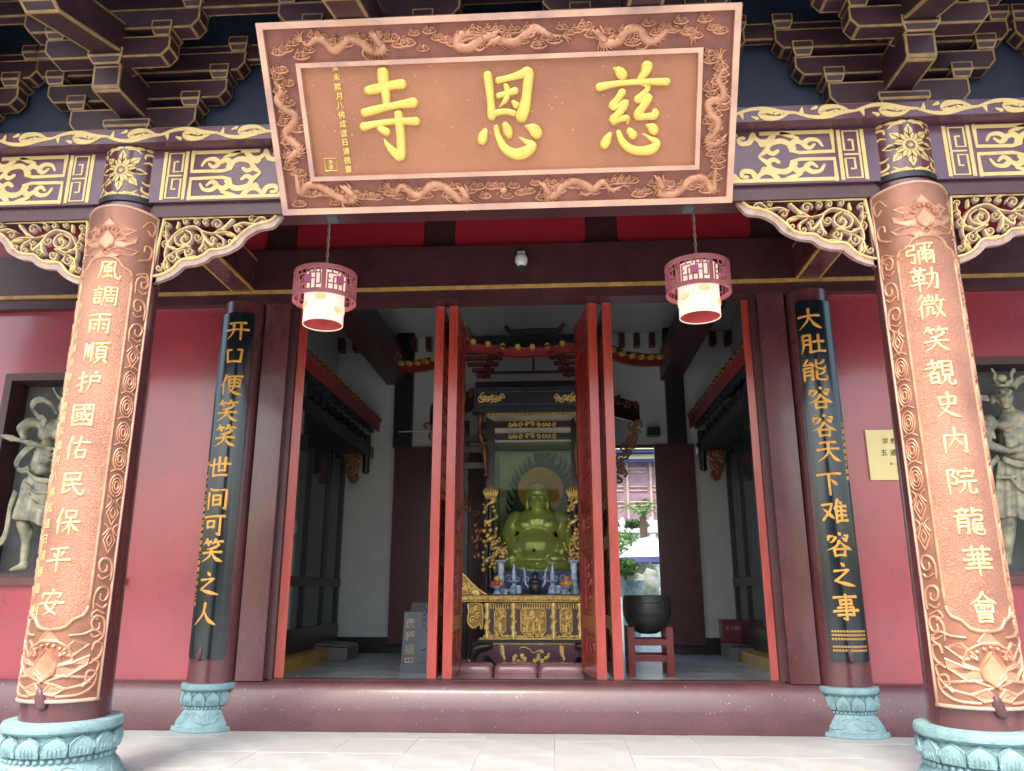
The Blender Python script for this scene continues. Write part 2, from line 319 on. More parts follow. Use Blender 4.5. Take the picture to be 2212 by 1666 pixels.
BR = {'风': 'p24,15 22,50 8,88;z24,15 74,14 72,50 80,80 94,88 96,74;p58,22 46,27 34,30;s36,38 37,58;z36,39 62,37 60,56;h36,57 60,56;s49,28 49,76;h32,80 64,74;d60,68 67,79',
'調': 'd16,6 23,15;h4,25 36,21;h8,37 32,35;h8,48 32,46;s8,60 11,82;z8,60 32,58 30,80;h11,80 30,79;p48,14 48,55 36,92;k48,14 92,12 91,88 82,82;h56,30 82,28;s69,18 69,46;h54,46 84,44;s57,58 59,74;z57,58 80,56 78,72;h59,73 78,72',
'雨': 'h14,12 86,9;s14,32 16,86;k14,33 86,30 85,88 74,80;s50,10 50,84;d28,46 38,54;d27,64 37,71;d62,46 72,53;d61,63 72,70',
'順': 'p10,14 11,50 4,80;s24,20 24,66;s37,10 37,84;h50,12 96,8;p72,12 64,24;s56,26 56,70;z56,26 88,24 87,70;h57,41 86,40;h57,55 86,54;h57,69 87,68;p66,72 60,84 46,92;d78,72 94,90',
'护': 'h4,32 38,27;k22,8 23,90 12,80;h4,62 38,48;d66,4 74,14;z54,26 88,23 84,46;h54,46 86,44;p54,26 53,60 38,90',
'國': 's12,12 12,90;z12,12 88,10 88,90;h12,88 88,87;h26,30 76,27;s30,42 31,58;z30,42 50,41 49,56;h31,57 49,56;h24,72 54,66;c56,18 62,50 82,78 82,64;p76,46 66,64 52,76;d66,15 76,22',
'佑': 'p30,6 22,32 6,54;s20,38 20,92;h38,30 96,26;p64,6 56,46 34,74;s50,58 52,88;z50,58 84,55 82,86;h52,86 82,84',
'民': 'z18,14 78,12 76,38;h20,38 76,36;z19,14 18,88 44,74;h22,58 84,54;c50,38 58,64 78,88 92,90 93,72',
'保': 'p30,6 22,32 6,54;s20,38 20,92;s46,12 48,36;z46,12 82,10 80,34;h48,35 80,34;h36,54 96,50;s64,38 64,94;p62,54 52,74 34,86;n66,54 80,72 96,84',
'平': 'h20,16 80,12;d32,28 42,44;p70,26 60,44;h6,58 94,53;s50,14 50,96',
'安': 'd50,2 57,12;s16,20 12,36;z16,20 86,18 78,32;n46,26 30,60 76,92;p68,46 56,76 18,94;h6,54 94,50',
'彌': 'z8,14 34,12 32,32;h8,33 32,31;z9,33 6,52 34,50 30,86 18,80;h44,10 98,7;s70,10 70,86;s46,38 46,90;k46,38 97,36 96,90 89,84;d54,20 60,30;p88,18 82,30;d54,46 62,52;p64,46 54,58;d54,64 62,70;p64,62 54,76;d76,46 86,54;p88,44 76,58;d76,64 88,72;p88,62 76,76',
'勒': 'h4,16 52,13;s18,4 18,24;s38,4 38,24;h18,25 38,24;s10,36 11,54;z10,36 46,34 45,52;h11,54 45,52;h2,70 54,66;s28,25 28,96;k56,30 94,27 88,88 76,80;p76,6 74,50 48,92',
'微': 'p24,4 16,18 4,28;p26,28 18,46 4,60;s17,48 17,94;s46,6 46,28;s34,14 34,30;h34,30 58,28;s58,12 58,30;h32,42 60,40;p38,52 36,76 28,90;z38,52 54,51 53,82 62,74;p76,6 72,24 62,38;h70,28 98,24;p88,28 80,64 60,92;n68,44 82,72 99,92',
'笑': 'p28,4 22,16 10,26;h20,17 46,14;d30,18 38,28;p66,4 60,14 50,24;h60,16 92,12;d72,18 80,28;p72,33 52,41 28,44;h12,60 90,55;p50,42 44,72 8,96;n52,58 70,82 96,94',
'覩': 'h12,18 44,15;s28,4 28,32;h4,34 52,31;p50,10 32,40 4,62;s18,54 18,90;z18,54 42,52 42,90;h18,70 42,69;h18,88 42,87;s58,10 58,62;z58,10 90,8 89,62;h58,27 89,26;h58,44 89,43;h58,61 89,60;p66,62 62,80 46,94;c78,62 78,90 96,92 98,76',
'史': 's24,22 27,50;z24,22 78,19 75,46;h27,49 75,46;p52,4 50,56 10,94;n28,56 56,82 94,94',
'內': 's16,30 15,92;k16,30 86,27 85,92 73,84;p50,4 48,40 24,72;n50,34 62,52 74,66',
'院': 'z8,12 32,10 20,32 34,44 30,62 18,58;s8,12 8,96;d66,2 72,10;s42,16 39,30;z42,17 96,14 90,26;h50,36 86,33;h40,54 98,50;p58,54 54,76 34,92;c74,54 74,88 94,90 97,74',
'龍': 'd24,2 29,9;h8,14 46,11;d16,18 20,26;p38,16 34,26;h2,32 52,29;s12,40 10,90;k12,40 42,38 41,92 33,86;h12,54 41,53;h12,67 41,66;s62,4 61,28;h62,14 92,11;c60,28 90,27 88,44 62,46 60,84 92,92 98,74;h68,58 88,56;h68,68 88,66;h68,78 88,76',
'華': 'h6,16 94,12;s32,4 32,26;s68,2 68,26;h18,32 82,29;h4,48 96,45;h18,62 84,59;s34,32 34,62;s66,30 66,62;h8,76 92,73;s50,24 50,98',
'會': 'p50,2 34,24 4,42;n50,4 68,26 97,40;h34,34 66,33;s24,44 26,66;z24,44 78,43 76,65;h26,66 76,65;s50,44 50,66;d36,48 40,56;p64,48 60,56;s30,74 31,98;z30,74 70,73 69,97;h31,85 69,84;h31,97 69,96',
'开': 'h16,20 84,16;h4,52 96,48;p34,20 33,60 10,94;s66,18 66,96',
'口': 's20,24 24,80;z20,24 82,21 77,78;h24,78 78,76',
'便': 'p30,6 22,32 6,54;s20,38 20,92;h38,14 96,10;s44,26 46,58;z44,26 90,24 88,56;h45,42 88,40;h46,58 88,56;p66,12 64,64 36,94;n44,66 66,84 98,94',
'世': 'h4,40 96,34;s24,14 24,86;h24,86 82,83;s50,6 50,66;s76,8 75,64;h50,65 76,63',
'间': 'd16,4 24,14;s12,24 12,94;k32,14 88,12 87,94 76,86;s34,36 34,76;z34,36 66,35 66,76;h34,56 66,55;h34,76 66,75',
'可': 'h6,16 94,12;s22,34 24,62;z22,34 54,32 52,58;h24,60 53,58;k78,14 78,92 64,82',
'之': 'd46,2 57,15;z20,34 74,28 22,72;n18,70 46,80 96,92',
'人': 'p50,6 42,50 6,92;n48,36 66,70 96,90',
'大': 'h8,38 90,33;p48,4 44,52 8,94;n50,38 66,70 96,92',
'肚': 'p14,12 14,60 4,92;k14,12 42,10 41,90 33,84;h15,34 41,33;h15,54 41,53;h54,42 94,39;s74,12 74,84;h48,86 98,82',
'能': 'z24,4 8,26 42,24;d34,14 46,32;s8,40 8,94;k8,40 40,38 40,94 32,88;h8,56 40,55;h8,72 40,71;p88,8 76,20 58,24;c58,6 58,36 78,44 92,40 92,28;p88,54 76,66 58,70;c58,52 58,86 80,92 96,88 96,72',
'容': 'd50,2 57,11;s14,16 11,32;z14,17 88,14 80,28;p38,22 28,36 16,42;d62,22 80,36;p50,36 38,56 4,72;n52,38 72,58 98,70;s30,68 32,94;z30,68 70,66 68,92;h32,93 69,91',
'天': 'h20,16 80,12;h8,44 92,39;p50,14 46,60 6,94;n50,44 68,76 96,92',
'下': 'h6,14 94,9;s48,12 48,96;d56,34 76,54',
'难': 'z4,24 40,20 30,50 4,84;n8,40 24,56 44,80;p62,4 56,24 44,42;s54,34 54,96;d70,10 76,20;h54,32 94,29;s74,30 74,88;h55,50 92,48;h55,68 92,66;h55,90 98,86',
'事': 'h8,14 92,10;s30,24 31,40;z30,24 72,22 70,38;h31,40 71,38;z20,52 78,50 77,80;h6,66 96,62;h20,80 78,78;k50,2 50,98 36,90'}
WT = {'h': (1.05, .72, .8, 1.15), 's': (1.1, .95, .85, .75), 'p': (1.15, .95, .65, .18), 'n': (.4, .8, 1.45, .3), 'd': (.35, .9, 1.35, .8), 'z': (.95, .85, .85, .95), 'c': (.9, .85, 1, .25), 'k': (.9, .9, 1, .3)}
def brush(mb, ch, u, v, size, MP, w=11, h=.012, mi=0):
    for st in BR[ch].split(';'):
        k = st[0]; pts = [tuple(float(a) for a in q.split(',')) for q in st[1:].split()]
        if k in 'hsdz' and len(pts) == 2:
            (a, b), (c, d) = pts; pts = [(a+(c-a)*t, b+(d-b)*t-(1.6*math.sin(math.pi*t) if k == 'h' else 0)) for t in (0, .33, .66, 1)]
        elif k in 'zk':
            o = []
            for (a, b), (c, d) in zip(pts, pts[1:]): o += [(a, b), (a+(c-a)*.12, b+(d-b)*.12), (a+(c-a)*.88, b+(d-b)*.88)]
            pts = o+[pts[-1]]
        else: pts = cat2(pts, 4)
        n_ = len(pts); W = []
        for i in range(n_):
            t = i/(n_-1)*3; j = min(2, int(t)); q = WT[k]; W.append((q[j]+(q[j+1]-q[j])*(t-j))*w*size/100)
        mb.stroke([(u+(a-50)*size/100, v+(50-b)*size/100) for a, b in pts], W, h, MP, mi, sm=1)

def writes(par, name, mt, text, u, v, size, MP, step=None, vert=True, h=.004, du=0):      # every character a part of its own
    step = step or size*1.1
    for i, ch in enumerate(text):
        if ch == ' ': continue
        b = MB(); write(b, ch, u+(0 if vert else i*step)+du*i, v-(i*step if vert else 0), size, MP, h=h); b.obj(name, mt, par)
# ------------------------------------------------------------------ SETTING
XC, YF, FL, BK = 3.79, -2.89, .45, 5.2
# porch paving: one bed, slabs on it
b = MB(); b.box(-9, 9, -60, -.12, -.09, -.028); bed = tag(b.obj('ground', 'mortar'), kind='structure')
slabm = []
for k in range(3):
    b = MB(); bv = .003; W_, D_ = .7572, .7572
    b.add([(0, 0, -.03), (W_, 0, -.03), (W_, D_, -.03), (0, D_, -.03), (0, 0, -bv), (W_, 0, -bv), (W_, D_, -bv), (0, D_, -bv), (bv, bv, 0), (W_-bv, bv, 0), (W_-bv, D_-bv, 0), (bv, D_-bv, 0)],
          [(0, 1, 5, 4), (1, 2, 6, 5), (2, 3, 7, 6), (3, 0, 4, 7), (4, 5, 9, 8), (5, 6, 10, 9), (6, 7, 11, 10), (7, 4, 8, 11), (8, 9, 10, 11)])
    o = b.obj('slab', ['paving', 'paving2', 'paving'][k], fix=False); slabm.append(o.data); COL.objects.unlink(o); bpy.data.objects.remove(o)
for j in range(6):
    off = 0
    for i in range(-9, 10):
        o = bpy.data.objects.new('slab', random.choice(slabm)); COL.objects.link(o); o.parent = bed
        o.location = (i*.758-.37, -.64-.758*j, random.uniform(-.002, .002)); o.rotation_euler = (random.uniform(-.002, .002), random.uniform(-.002, .002), random.uniform(-.003, .003))
b = MB(); b.box(-30, 30, -60, -5.15, -.3, -.02); tag(b.obj('courtyard', 'paving2'), kind='structure')
b = MB(); b.box(-3.98, 3.98, .16, 40, FL-.5, FL); tag(b.obj('hall_floor', 'inflo'), kind='structure')
for xs in (-1, 1):
    for j in range(12):   # floor joints of the hall as real slabs laid proud
        pass
b = MB()
for i in range(-4, 5):
    for j in range(6):
        x, y = i*.82-.4, .2+j*.82
        if -3.6 < x and x+.81 < 3.7: b.box(x+.004, x+.812, y+.004, y+.812, FL, FL+.006)
tag(b.obj('floor_tiles', 'inflo'), kind='structure')
b = MB(); b.box(-40, 40, BK+.2, 60, -.3, FL-.3); tag(b.obj('rear_courtyard', 'paving2'), kind='structure')
# plinth (a raised painted sill along the whole front)
b = MB(); prof = [(-.235, 0), (-.24, .03), (-.238, .15), (-.23, .24), (-.215, .31), (-.19, .38), (-.155, .45), (-.12, .5), (-.09, .525), (-.05, .535), (.16, .535), (.16, 0)]
b.prism(prof, 'x', -8, 8); tag(b.obj('plinth', 'plinthpaint', smooth=True), 'maroon painted raised sill running along the foot of the facade', 'sill')
# facade walls with niches
def wall(sx):
    o = thing('facade_wall', 'glossy red wall bay with the relief niche and gold notice plate' if sx > 0 else 'glossy red wall bay holding the niche of the figure with a spearhead club', 'wall', (sx*5.9, 0, .535))
    b = MB()
    n0, n1, z0, z1 = 5.05, 7.05, 1.70, 4.46
    X = sorted
    def q(x0, x1, za, zb): b.box(min(sx*x0, sx*x1), max(sx*x0, sx*x1), 0, .2, za, zb)
    q(3.6, n0, .535, 5.52); q(n1, 9, .535, 5.52); q(n0, n1, .535, z0); q(n0, n1, z1, 5.52)
    b.obj('wall_face', 'redwall', o)
    b = MB(); b.box(min(sx*n0, sx*n1), max(sx*n0, sx*n1), .32, .36, z0, z1); b.obj('niche_back', 'nicheback', o)
    f = .1
    for (x0, x1, za, zb) in ((n0, n0+f, z0, z1), (n1-f, n1, z0, z1), (n0+f, n1-f, z1-f, z1), (n0+f, n1-f, z0, z0+f)):
        b = MB(); b.box(min(sx*x0, sx*x1), max(sx*x0, sx*x1), -.035, .32, za, zb); b.obj('niche_frame', 'beamdark', o)
    b = MB(); b.box(min(sx*n0, sx*n1)-.04, max(sx*n0, sx*n1)+.04, -.07, -.036, z0-.05, z0+.045); b.obj('niche_sill', 'maroon', o)
    rebase(o)
wall(-1); wall(1)
# upper wall: beam with gold line, red panels
t = thing('wall_beam', 'dark maroon beam above the doorway with a gold line along its lower edge', 'beam', (0, 0, 5.5))
b = MB(); b.box(-9, 9, -.16, .12, 5.545, 6.13); b.obj('beam_body', 'beamdark', t)
b = MB(); b.box(-9, 9, -.166, -.05, 5.5, 5.545); b.obj('gold_line', 'goldline', t)
b = MB(); b.box(-9, 9, -.13, .16, 5.36, 5.5); b.obj('lower_rail', 'beamdark', t); rebase(t)
t = thing('upper_wall', 'dark framed wall strip of red panels between the beam and the signboard', 'wall', (0, .1, 6.13))
b = MB(); b.box(-9, 9, .03, .25, 6.13, 7.6); b.obj('backing', 'beamdark', t)
for k in range(-3, 4):
    x0, x1 = k*2.24-.9, k*2.24+.9
    if abs(k) == 1: pass
    r = .07; z0, z1 = 6.2, 6.95; pl = [(x0+r, z0), (x1-r, z0), (x1-r*.3, z0+r*.3), (x1, z0+r), (x1, z1), (x0, z1), (x0, z0+r), (x0+r*.3, z0+r*.3)]
    b = MB(); b.prism(pl, 'y', -.01, .03); b.obj('red_panel', 'redpanel', t)
rebase(t)
# porch ceiling, soffit, roof
b = MB(); b.box(-9, 9, -2.95, .25, 7.6, 7.7); tag(b.obj('porch_ceiling', 'darkblue'), kind='structure')
b = MB(); b.add([(-9, -2.95, 7.62), (9, -2.95, 7.62), (9, -5.3, 7.5), (-9, -5.3, 7.5), (-9, -2.95, 7.8), (9, -2.95, 7.8), (9, -5.3, 7.62), (-9, -5.3, 7.62)], [(0, 1, 2, 3), (4, 5, 6, 7), (0, 1, 5, 4), (1, 2, 6, 5), (2, 3, 7, 6), (3, 0, 4, 7)])
tag(b.obj('eave_soffit', 'darkblue'), kind='structure')
b = MB(); b.add([(-10, -5.4, 7.64), (10, -5.4, 7.64), (10, 2.6, 10.8), (-10, 2.6, 10.8), (10, BK+1.4, 9.6), (-10, BK+1.4, 9.6)], [(0, 1, 2, 3), (3, 2, 4, 5)])
tag(b.obj('roof', 'roofgrey'), kind='structure')
# hall shell
t = thing('hall_side_wall', 'pale plaster side wall left of the shrine', 'wall', (-4.1, 2.5, FL)); b = MB(); b.box(-4.3, -3.98, .2, BK, 0, 9); b.obj('plaster', 'whitewall', t); rebase(t)
t = thing('hall_side_wall', 'pale plaster side wall right of the shrine', 'wall', (4.1, 2.5, FL)); b = MB(); b.box(3.98, 4.3, .2, BK, 0, 9); b.obj('plaster', 'whitewall', t); rebase(t)
OX = 1.66   # rear doorway half width: open between the two folded rear leaves
t = thing('hall_rear_wall', 'grey white rear wall of the hall with the bright open doorway', 'wall', (0, BK+.1, FL))
b = MB(); b.box(-4.3, -2.72, BK, BK+.2, .74, 9); b.box(3.12, 4.3, BK, BK+.2, .74, 9); b.box(-2.72, 3.12, BK, BK+.2, 4.3, 9); b.obj('plaster', 'whitewall', t)
b = MB(); b.box(-4.3, -1.66, BK-.02, BK+.2, FL-.4, .74); b.box(2.36, 4.3, BK-.02, BK+.2, FL-.4, .74); b.obj('dark_skirting', 'black', t)
b = MB(); b.box(-2.72, 3.12, BK-.05, BK, 4.26, 4.32); b.obj('lintel_line', 'darkred', t)
rebase(t)
# hall ceiling: sloping white boards, short dark red rafters along the rear
b = MB(); b.add([(-4, .25, 8.2), (4, .25, 8.2), (4, BK, 6.62), (-4, BK, 6.62), (-4, .25, 8.3), (4, .25, 8.3), (4, BK, 6.72), (-4, BK, 6.72)], [(0, 1, 2, 3), (7, 6, 5, 4), (0, 1, 5, 4), (2, 3, 7, 6)])
tag(b.obj('hall_ceiling', 'ceilwhite'), kind='structure')
t = thing('rafter_row', 'row of short dark red rafter ends under the white ceiling of the hall', 'rafters', (0, BK-.1, 6.3)); first = None
for i in range(27):
    if first is None:
        b = MB(); b.box(-.055, .055, -.22, 0, 0, .26); first = b.obj('rafter', 'darkred', t); o = first
    else: o = first.copy(); COL.objects.link(o)
    o.location = (-3.9+i*.3, .09, 0)
# long beams and posts at the back
for sx, nm in ((-1, 'left'), (1, 'right')):
    t = thing('tie_beam', f'dark timber beam running back through the hall on the {nm} of the shrine', 'beam', (sx*2.75, 2.6, 5.62)); x = sx*2.75
    b = MB(); b.box(x-.2, x+.2, .16, BK, 5.62, 6.2); b.obj('timber', 'beamdark', t); rebase(t)
    t = thing('rear_post', f'black post on the rear wall at the {nm} end beam', 'post', (sx*2.75, BK-.1, FL)); xx = -2.74+.16 if sx < 0 else 3.0-.2
    b = MB(); b.box(xx-.18, xx+.18, BK-.17, BK-.004, 4.3, 7.0); b.obj('shaft', 'black', t); rebase(t)
# rear door leaves, folded back against the wall
def louver_leaf(x0, x1, lab):
    t = thing('rear_door_leaf', lab, 'door', ((x0+x1)/2, BK-.1, FL)); y = BK-.12; z0, z1 = .62, 4.3
    b = MB(); b.box(x0, x1, y-.03, y+.03, z0, z1)
    b.obj('board', 'darkred', t)
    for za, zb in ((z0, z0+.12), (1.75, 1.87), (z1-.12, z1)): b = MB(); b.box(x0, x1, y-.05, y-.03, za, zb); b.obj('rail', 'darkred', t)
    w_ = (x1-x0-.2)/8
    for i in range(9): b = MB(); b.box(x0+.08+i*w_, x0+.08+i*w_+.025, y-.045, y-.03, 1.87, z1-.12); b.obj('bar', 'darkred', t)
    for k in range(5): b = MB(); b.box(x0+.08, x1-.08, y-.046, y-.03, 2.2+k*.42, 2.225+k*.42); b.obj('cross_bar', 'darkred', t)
    rebase(t)
louver_leaf(-2.72, -1.9, 'dark red lattice door leaf against the rear wall beside the grey tablet'); louver_leaf(2.34, 3.1, 'dark red lattice door leaf right of the bright rear doorway')
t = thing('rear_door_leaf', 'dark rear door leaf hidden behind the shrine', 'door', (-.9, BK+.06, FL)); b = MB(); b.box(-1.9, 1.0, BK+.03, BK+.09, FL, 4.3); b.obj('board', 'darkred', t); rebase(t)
# side shrines: glass screens with dark mullions, canopy valance, hanging posts
def side_shrine(sx):
    nm = 'left' if sx < 0 else 'right'
    t = thing('side_shrine', f'dark glazed side shrine along the {nm} wall under a red valance', 'shrine', (sx*3.7, 2.7, FL))
    x = sx*3.7
    for i, y in enumerate((.5, 1.7, 2.9, 4.0, 4.9)):
        b = MB(); b.box(x-.05, x+.05, y-.05, y+.05, FL, 4.4); b.obj('mullion', 'black', t)
    b = MB(); b.box(x-.06, x+.06, .3, 5.0, FL, .85 if 0 else 1.0); b.obj('base_board', 'darkwood', t)
    b = MB(); b.box(x-.3 if sx > 0 else x+.06, x-.06 if sx > 0 else x+.3, .3, 4.3, FL, .64); b.obj('step', 'shelfyellow', t)
    b = MB(); b.box(x-.055, x+.055, .3, 5.0, 1.65, 1.8); b.obj('rail', 'black', t)
    for i, (y0, y1) in enumerate(((.55, 1.65), (1.75, 2.85), (2.95, 3.95), (4.05, 4.85))):
        for z0, z1 in ((1.0, 1.65), (1.8, 4.3)):
            b = MB(); b.box(x-.01, x+.01, y0, y1, z0, z1); b.obj('pane', 'skyglass', t)
    xv = sx*3.05
    b = MB(); b.add([(xv, .2, 4.62), (xv, 5.1, 4.62), (xv, 5.1, 4.84), (xv, .2, 4.84), (xv-sx*-.03, .2, 4.62), (xv+sx*.03, 5.1, 4.62), (xv+sx*.03, 5.1, 4.84), (xv+sx*.03, .2, 4.84)], [(0, 1, 2, 3), (4, 5, 6, 7), (0, 1, 5, 4), (3, 2, 6, 7), (0, 3, 7, 4), (1, 2, 6, 5)])
    b.obj('valance', 'eavered', t)
    for i in range(20): b = MB(); b.tube([(xv+sx*.03, .32+i*.25, 4.86), (xv-sx*.03, .32+i*.25, 4.86)], .045, 10); b.obj('tile_end', 'brownscroll', t, smooth=True)
    b = MB(); b.add([(xv, .2, 4.9), (xv, 5.1, 4.9), (sx*3.95, 5.1, 5.25), (sx*3.95, .2, 5.25)], [(0, 1, 2, 3)]); b.obj('canopy_roof', 'roofgrey', t, fix=False)
    for i in range(12):
        for k in range(3):
            b = MB(); xx = xv+sx*(.12+k*.18); b.box(xx-.05, xx+.05, .35+i*.4, .55+i*.4, 4.58-k*.1, 4.7-k*.1); b.obj('bracket_block', 'shrineblue', t)
    b = MB(); b.box(min(xv+sx*.1, sx*3.7), max(xv+sx*.1, sx*3.7), .2, 5.1, 4.1, 4.3); b.obj('bracket_beam', 'black', t)
    for y in (.9, 4.75):
        b = MB(); b.lathe([(.001, -.02), (.06, 0), (.075, .05), (.06, .1), (.07, .16), (.07, .75)], 14, (sx*3.2, y, 3.75)); b.obj('hanging_post', 'black', t, smooth=True)
        b = MB(); yy = y-.12
        MPp = lambda u, v, h, yy=yy: (sx*(3.3+u), yy-h, 4.15-v)
        for c_ in ((.1, .1, .13, 1.2), (.16, .3, .14, 1.4), (.1, .5, .1, 1.1), (.2, .08, .08, 1)): b.stroke(spiral(c_[0], c_[1], c_[2], c_[3], 1.5), .06, .035, MPp, sm=1)
        b.fill([(0, 0), (.32, 0), (.28, .2), (.26, .4), (.16, .6), (.05, .6), (0, .3)], .01, MPp); b.obj('carved_bracket', 'brownscroll', t, smooth=True)
    rebase(t)
side_shrine(-1); side_shrine(1)
# doorway jambs, outer folded leaves, threshold
t = thing('threshold', 'low maroon threshold board with a worn metal strip across the doorway', 'threshold', (0, 0, .535)); b = MB(); b.box(-3.08, 3.08, -.02, .12, .536, .553); b.obj('strip', 'beamdark', t); rebase(t)
for sx in (-1, 1):
    nm = 'left' if sx < 0 else 'right'
    t = thing('door_jamb', f'wide maroon jamb board beside the {nm} column with couplet board', 'door frame', (sx*3.3, 0, .535))
    a, c = sx*3.12, sx*3.46; b = MB(); b.box(min(a, c), max(a, c), -.1, .14, .536, 5.36); b.obj('jamb_board', 'maroon', t)
    a, c = sx*3.03, sx*3.118; b = MB(); b.box(min(a, c), max(a, c), -.03, .14, .554, 5.36); b.obj('stop', 'beamdark', t); rebase(t)
def leaf(hx, ang, lab, face='doorred', wd=1.02, th=.115, sx=1):
    t = thing('door_leaf', lab, 'door', (hx, .06, .555), 'red lacquered door leaves folded open'); t.rotation_euler.z = ang
    H = 4.79; MPp = lambda u, v, h: (-sx*(th/2-.02+h), u, v)
    b = MB(); b.box(-th/2, th/2, 0, .12, 0, H); b.obj('stile', 'dooredge', t)
    b = MB(); b.box(-th/2, th/2, wd-.12, wd, 0, H); b.obj('stile', face, t)
    for z0, z1 in ((0, .16), (.55, .72), (1.55, 1.72), (2.05, 2.2), (H-.5, H-.38), (H-.14, H)):
        b = MB(); b.box(-th/2+.008, th/2-.008, .12, wd-.12, z0, z1); b.obj('rail', face, t)
    for z0, z1 in ((.16, .55), (.72, 1.55), (1.72, 2.05), (H-.38, H-.14)):
        b = MB(); b.box(-.015, .015, .12, wd-.12, z0, z1); b.obj('panel', face, t)
        b = MB()
        for sd in (1, -1):
            MPq = lambda u, v, h, sd=sd: (sd*(.015+h), u, v)
            cx, cz = wd/2, (z0+z1)/2; hw, hh = wd/2-.2, (z1-z0)/2-.07
            b.stroke([(cx-hw, cz-hh), (cx+hw, cz-hh), (cx+hw, cz+hh), (cx-hw, cz+hh), (cx-hw, cz-hh)], .03, .012, MPq, sm=1)
            for k in range(6):
                b.stroke(spiral(cx+random.uniform(-hw, hw)*.6, cz+random.uniform(-hh, hh)*.7, min(.08, hh*.5), 1.1, random.uniform(0, 6)), .025, .014, MPq, sm=1)
        b.obj('carving', face, t, smooth=True)
    for i in range(6):
        y = .12+(wd-.24)*(i+.5)/6; b = MB(); b.box(-.02, .02, y-.014, y+.014, 2.2, H-.5); b.obj('lattice_bar', face, t)
    for i in range(9):
        z = 2.3+i*.23; b = MB(); b.box(-.019, .019, .12, wd-.12, z, z+.025); b.obj('lattice_rail', face, t)
    return t
leaf(-1.1, R(-1), 'orange red door leaf edge, outer one of the pair left of the altar', sx=1)
leaf(-.91, R(.5), 'orange red door leaf edge, inner one of the pair left of the altar', sx=1)
leaf(.96, R(9), 'open red door leaf right of the altar showing its carved inner panels', sx=1)
leaf(1.155, R(2), 'red door leaf edge right of the carved leaf, nearest the bronze bowl', sx=1)
leaf(-2.98, R(19), 'red door leaf folded against the left door jamb', sx=1)
leaf(3.0, R(-14), 'red door leaf folded against the right door jamb', sx=1)
# ------------------------------------------------------------------ columns
def petal(u0, u1, v0, v1, n=7):
    c = (u0+u1)/2; w_ = (u1-u0)/2
    return [(c-w_*.9, v0), (c-w_, v0+(v1-v0)*.35), (c-w_*.97, v0+(v1-v0)*.62), (c-w_*.6, v0+(v1-v0)*.84), (c, v1), (c+w_*.6, v0+(v1-v0)*.84), (c+w_*.97, v0+(v1-v0)*.62), (c+w_, v0+(v1-v0)*.35), (c+w_*.9, v0)]
def stone_base(par, x, y, r, H):
    """lotus drum: rim, petals, bead row, carved bell foot; r is the rim radius"""
    prof = [(r*.8, H), (r*.97, H*.985), (r, H*.93), (r*.985, H*.87), (r*.9, H*.82), (r*.86, H*.8), (r*.9, H*.7), (r*.92, H*.6), (r*.84, H*.53), (r*.86, H*.5), (r*.86, H*.46), (r*.9, H*.42), (r*1.0, H*.3), (r*1.08, H*.17), (r*1.1, H*.11), (r*1.18, H*.1), (r*1.2, H*.02), (r*1.18, 0)]
    b = MB(); b.lathe([(a, z) for a, z in reversed(prof)], 64, (x, y, 0)); b.lathe([(.001, H), (r*.8, H)], 64, (x, y, 0)); o = b.obj('stone_base', 'teal', par, smooth=True)
    n = 14; b = MB()
    for i in range(n):
        a = 2*math.pi*i/n
        def MPp(u, v, h, a=a):
            q = a+u/r; zz = H*(.54+v*.29); tt = v; rr = r*(.9+.055*math.sin(math.pi*min(1, max(0, .15+tt*.8))))+h
            return (x+rr*math.sin(q), y-rr*math.cos(q), zz)
        wq = math.pi*r/n*.97; pl = petal(-wq, wq, 0, 1)
        vs = [MPp(0, .45, .012)]+[MPp(p[0]*.82, .5+(p[1]-.5)*.84, .014) for p in pl]+[MPp(p[0], p[1], .014) for p in pl]+[MPp(p[0], p[1], -.02) for p in pl]; m = len(pl)
        fs = [(0, 1+j, 1+(j+1) % m) for j in range(m)]
        for L_ in range(2): fs += [(1+L_*m+j, 1+L_*m+(j+1) % m, 1+(L_+1)*m+(j+1) % m, 1+(L_+1)*m+j) for j in range(m)]
        b = MB(); b.add(vs, fs)
        for q_ in (-.45, -.15, .15, .45): b.stroke([(q_*wq, .05), (q_*wq*1.05, .3), (q_*wq*.8, .5)], [.012, .012, .004], .02, MPp)
        b.stroke([(p[0]*.93, p[1]*.97) for p in pl[1:-1]], .012, .024, MPp, sm=2)
        b.obj('petal', 'teal', o, smooth=True)
    b = MB(); nb = 46
    for i in range(nb):
        a = 2*math.pi*i/nb; b.ball((x+r*.875*math.sin(a), y-r*.875*math.cos(a), H*.48), r*.052, 8)
    b.obj('bead_row', 'teal', o, smooth='all')
    b = MB()
    def MPb(u, v, h):
        q = u/r; zz = H*(.14+v*.28); rr = r*(1.09-.19*v)+h; return (x+rr*math.sin(q), y-rr*math.cos(q), zz)
    s = 1/(H*.28)
    for i in range(6):
        u0 = 2*math.pi*r*i/6+.1
        b.stroke([(u0+.05*math.cos(t), .4+.05*s*math.sin(t)) for t in [k*math.pi/6 for k in range(13)]], .016, .012, MPb, sm=1)
        b.stroke([(u0-.13, .85), (u0-.16, .6), (u0-.1, .25), (u0, .1), (u0+.1, .18), (u0+.13, .5), (u0+.18, .75), (u0+.14, .85), (u0+.1, .7)], .016, .012, MPb)
        b.stroke([(u0+.13, .5), (u0+.2, .92), (u0+.28, .82), (u0+.31, .6), (u0+.26, .5)], .016, .012, MPb)
    b.obj('cloud_carving', 'teal', o, smooth='all')
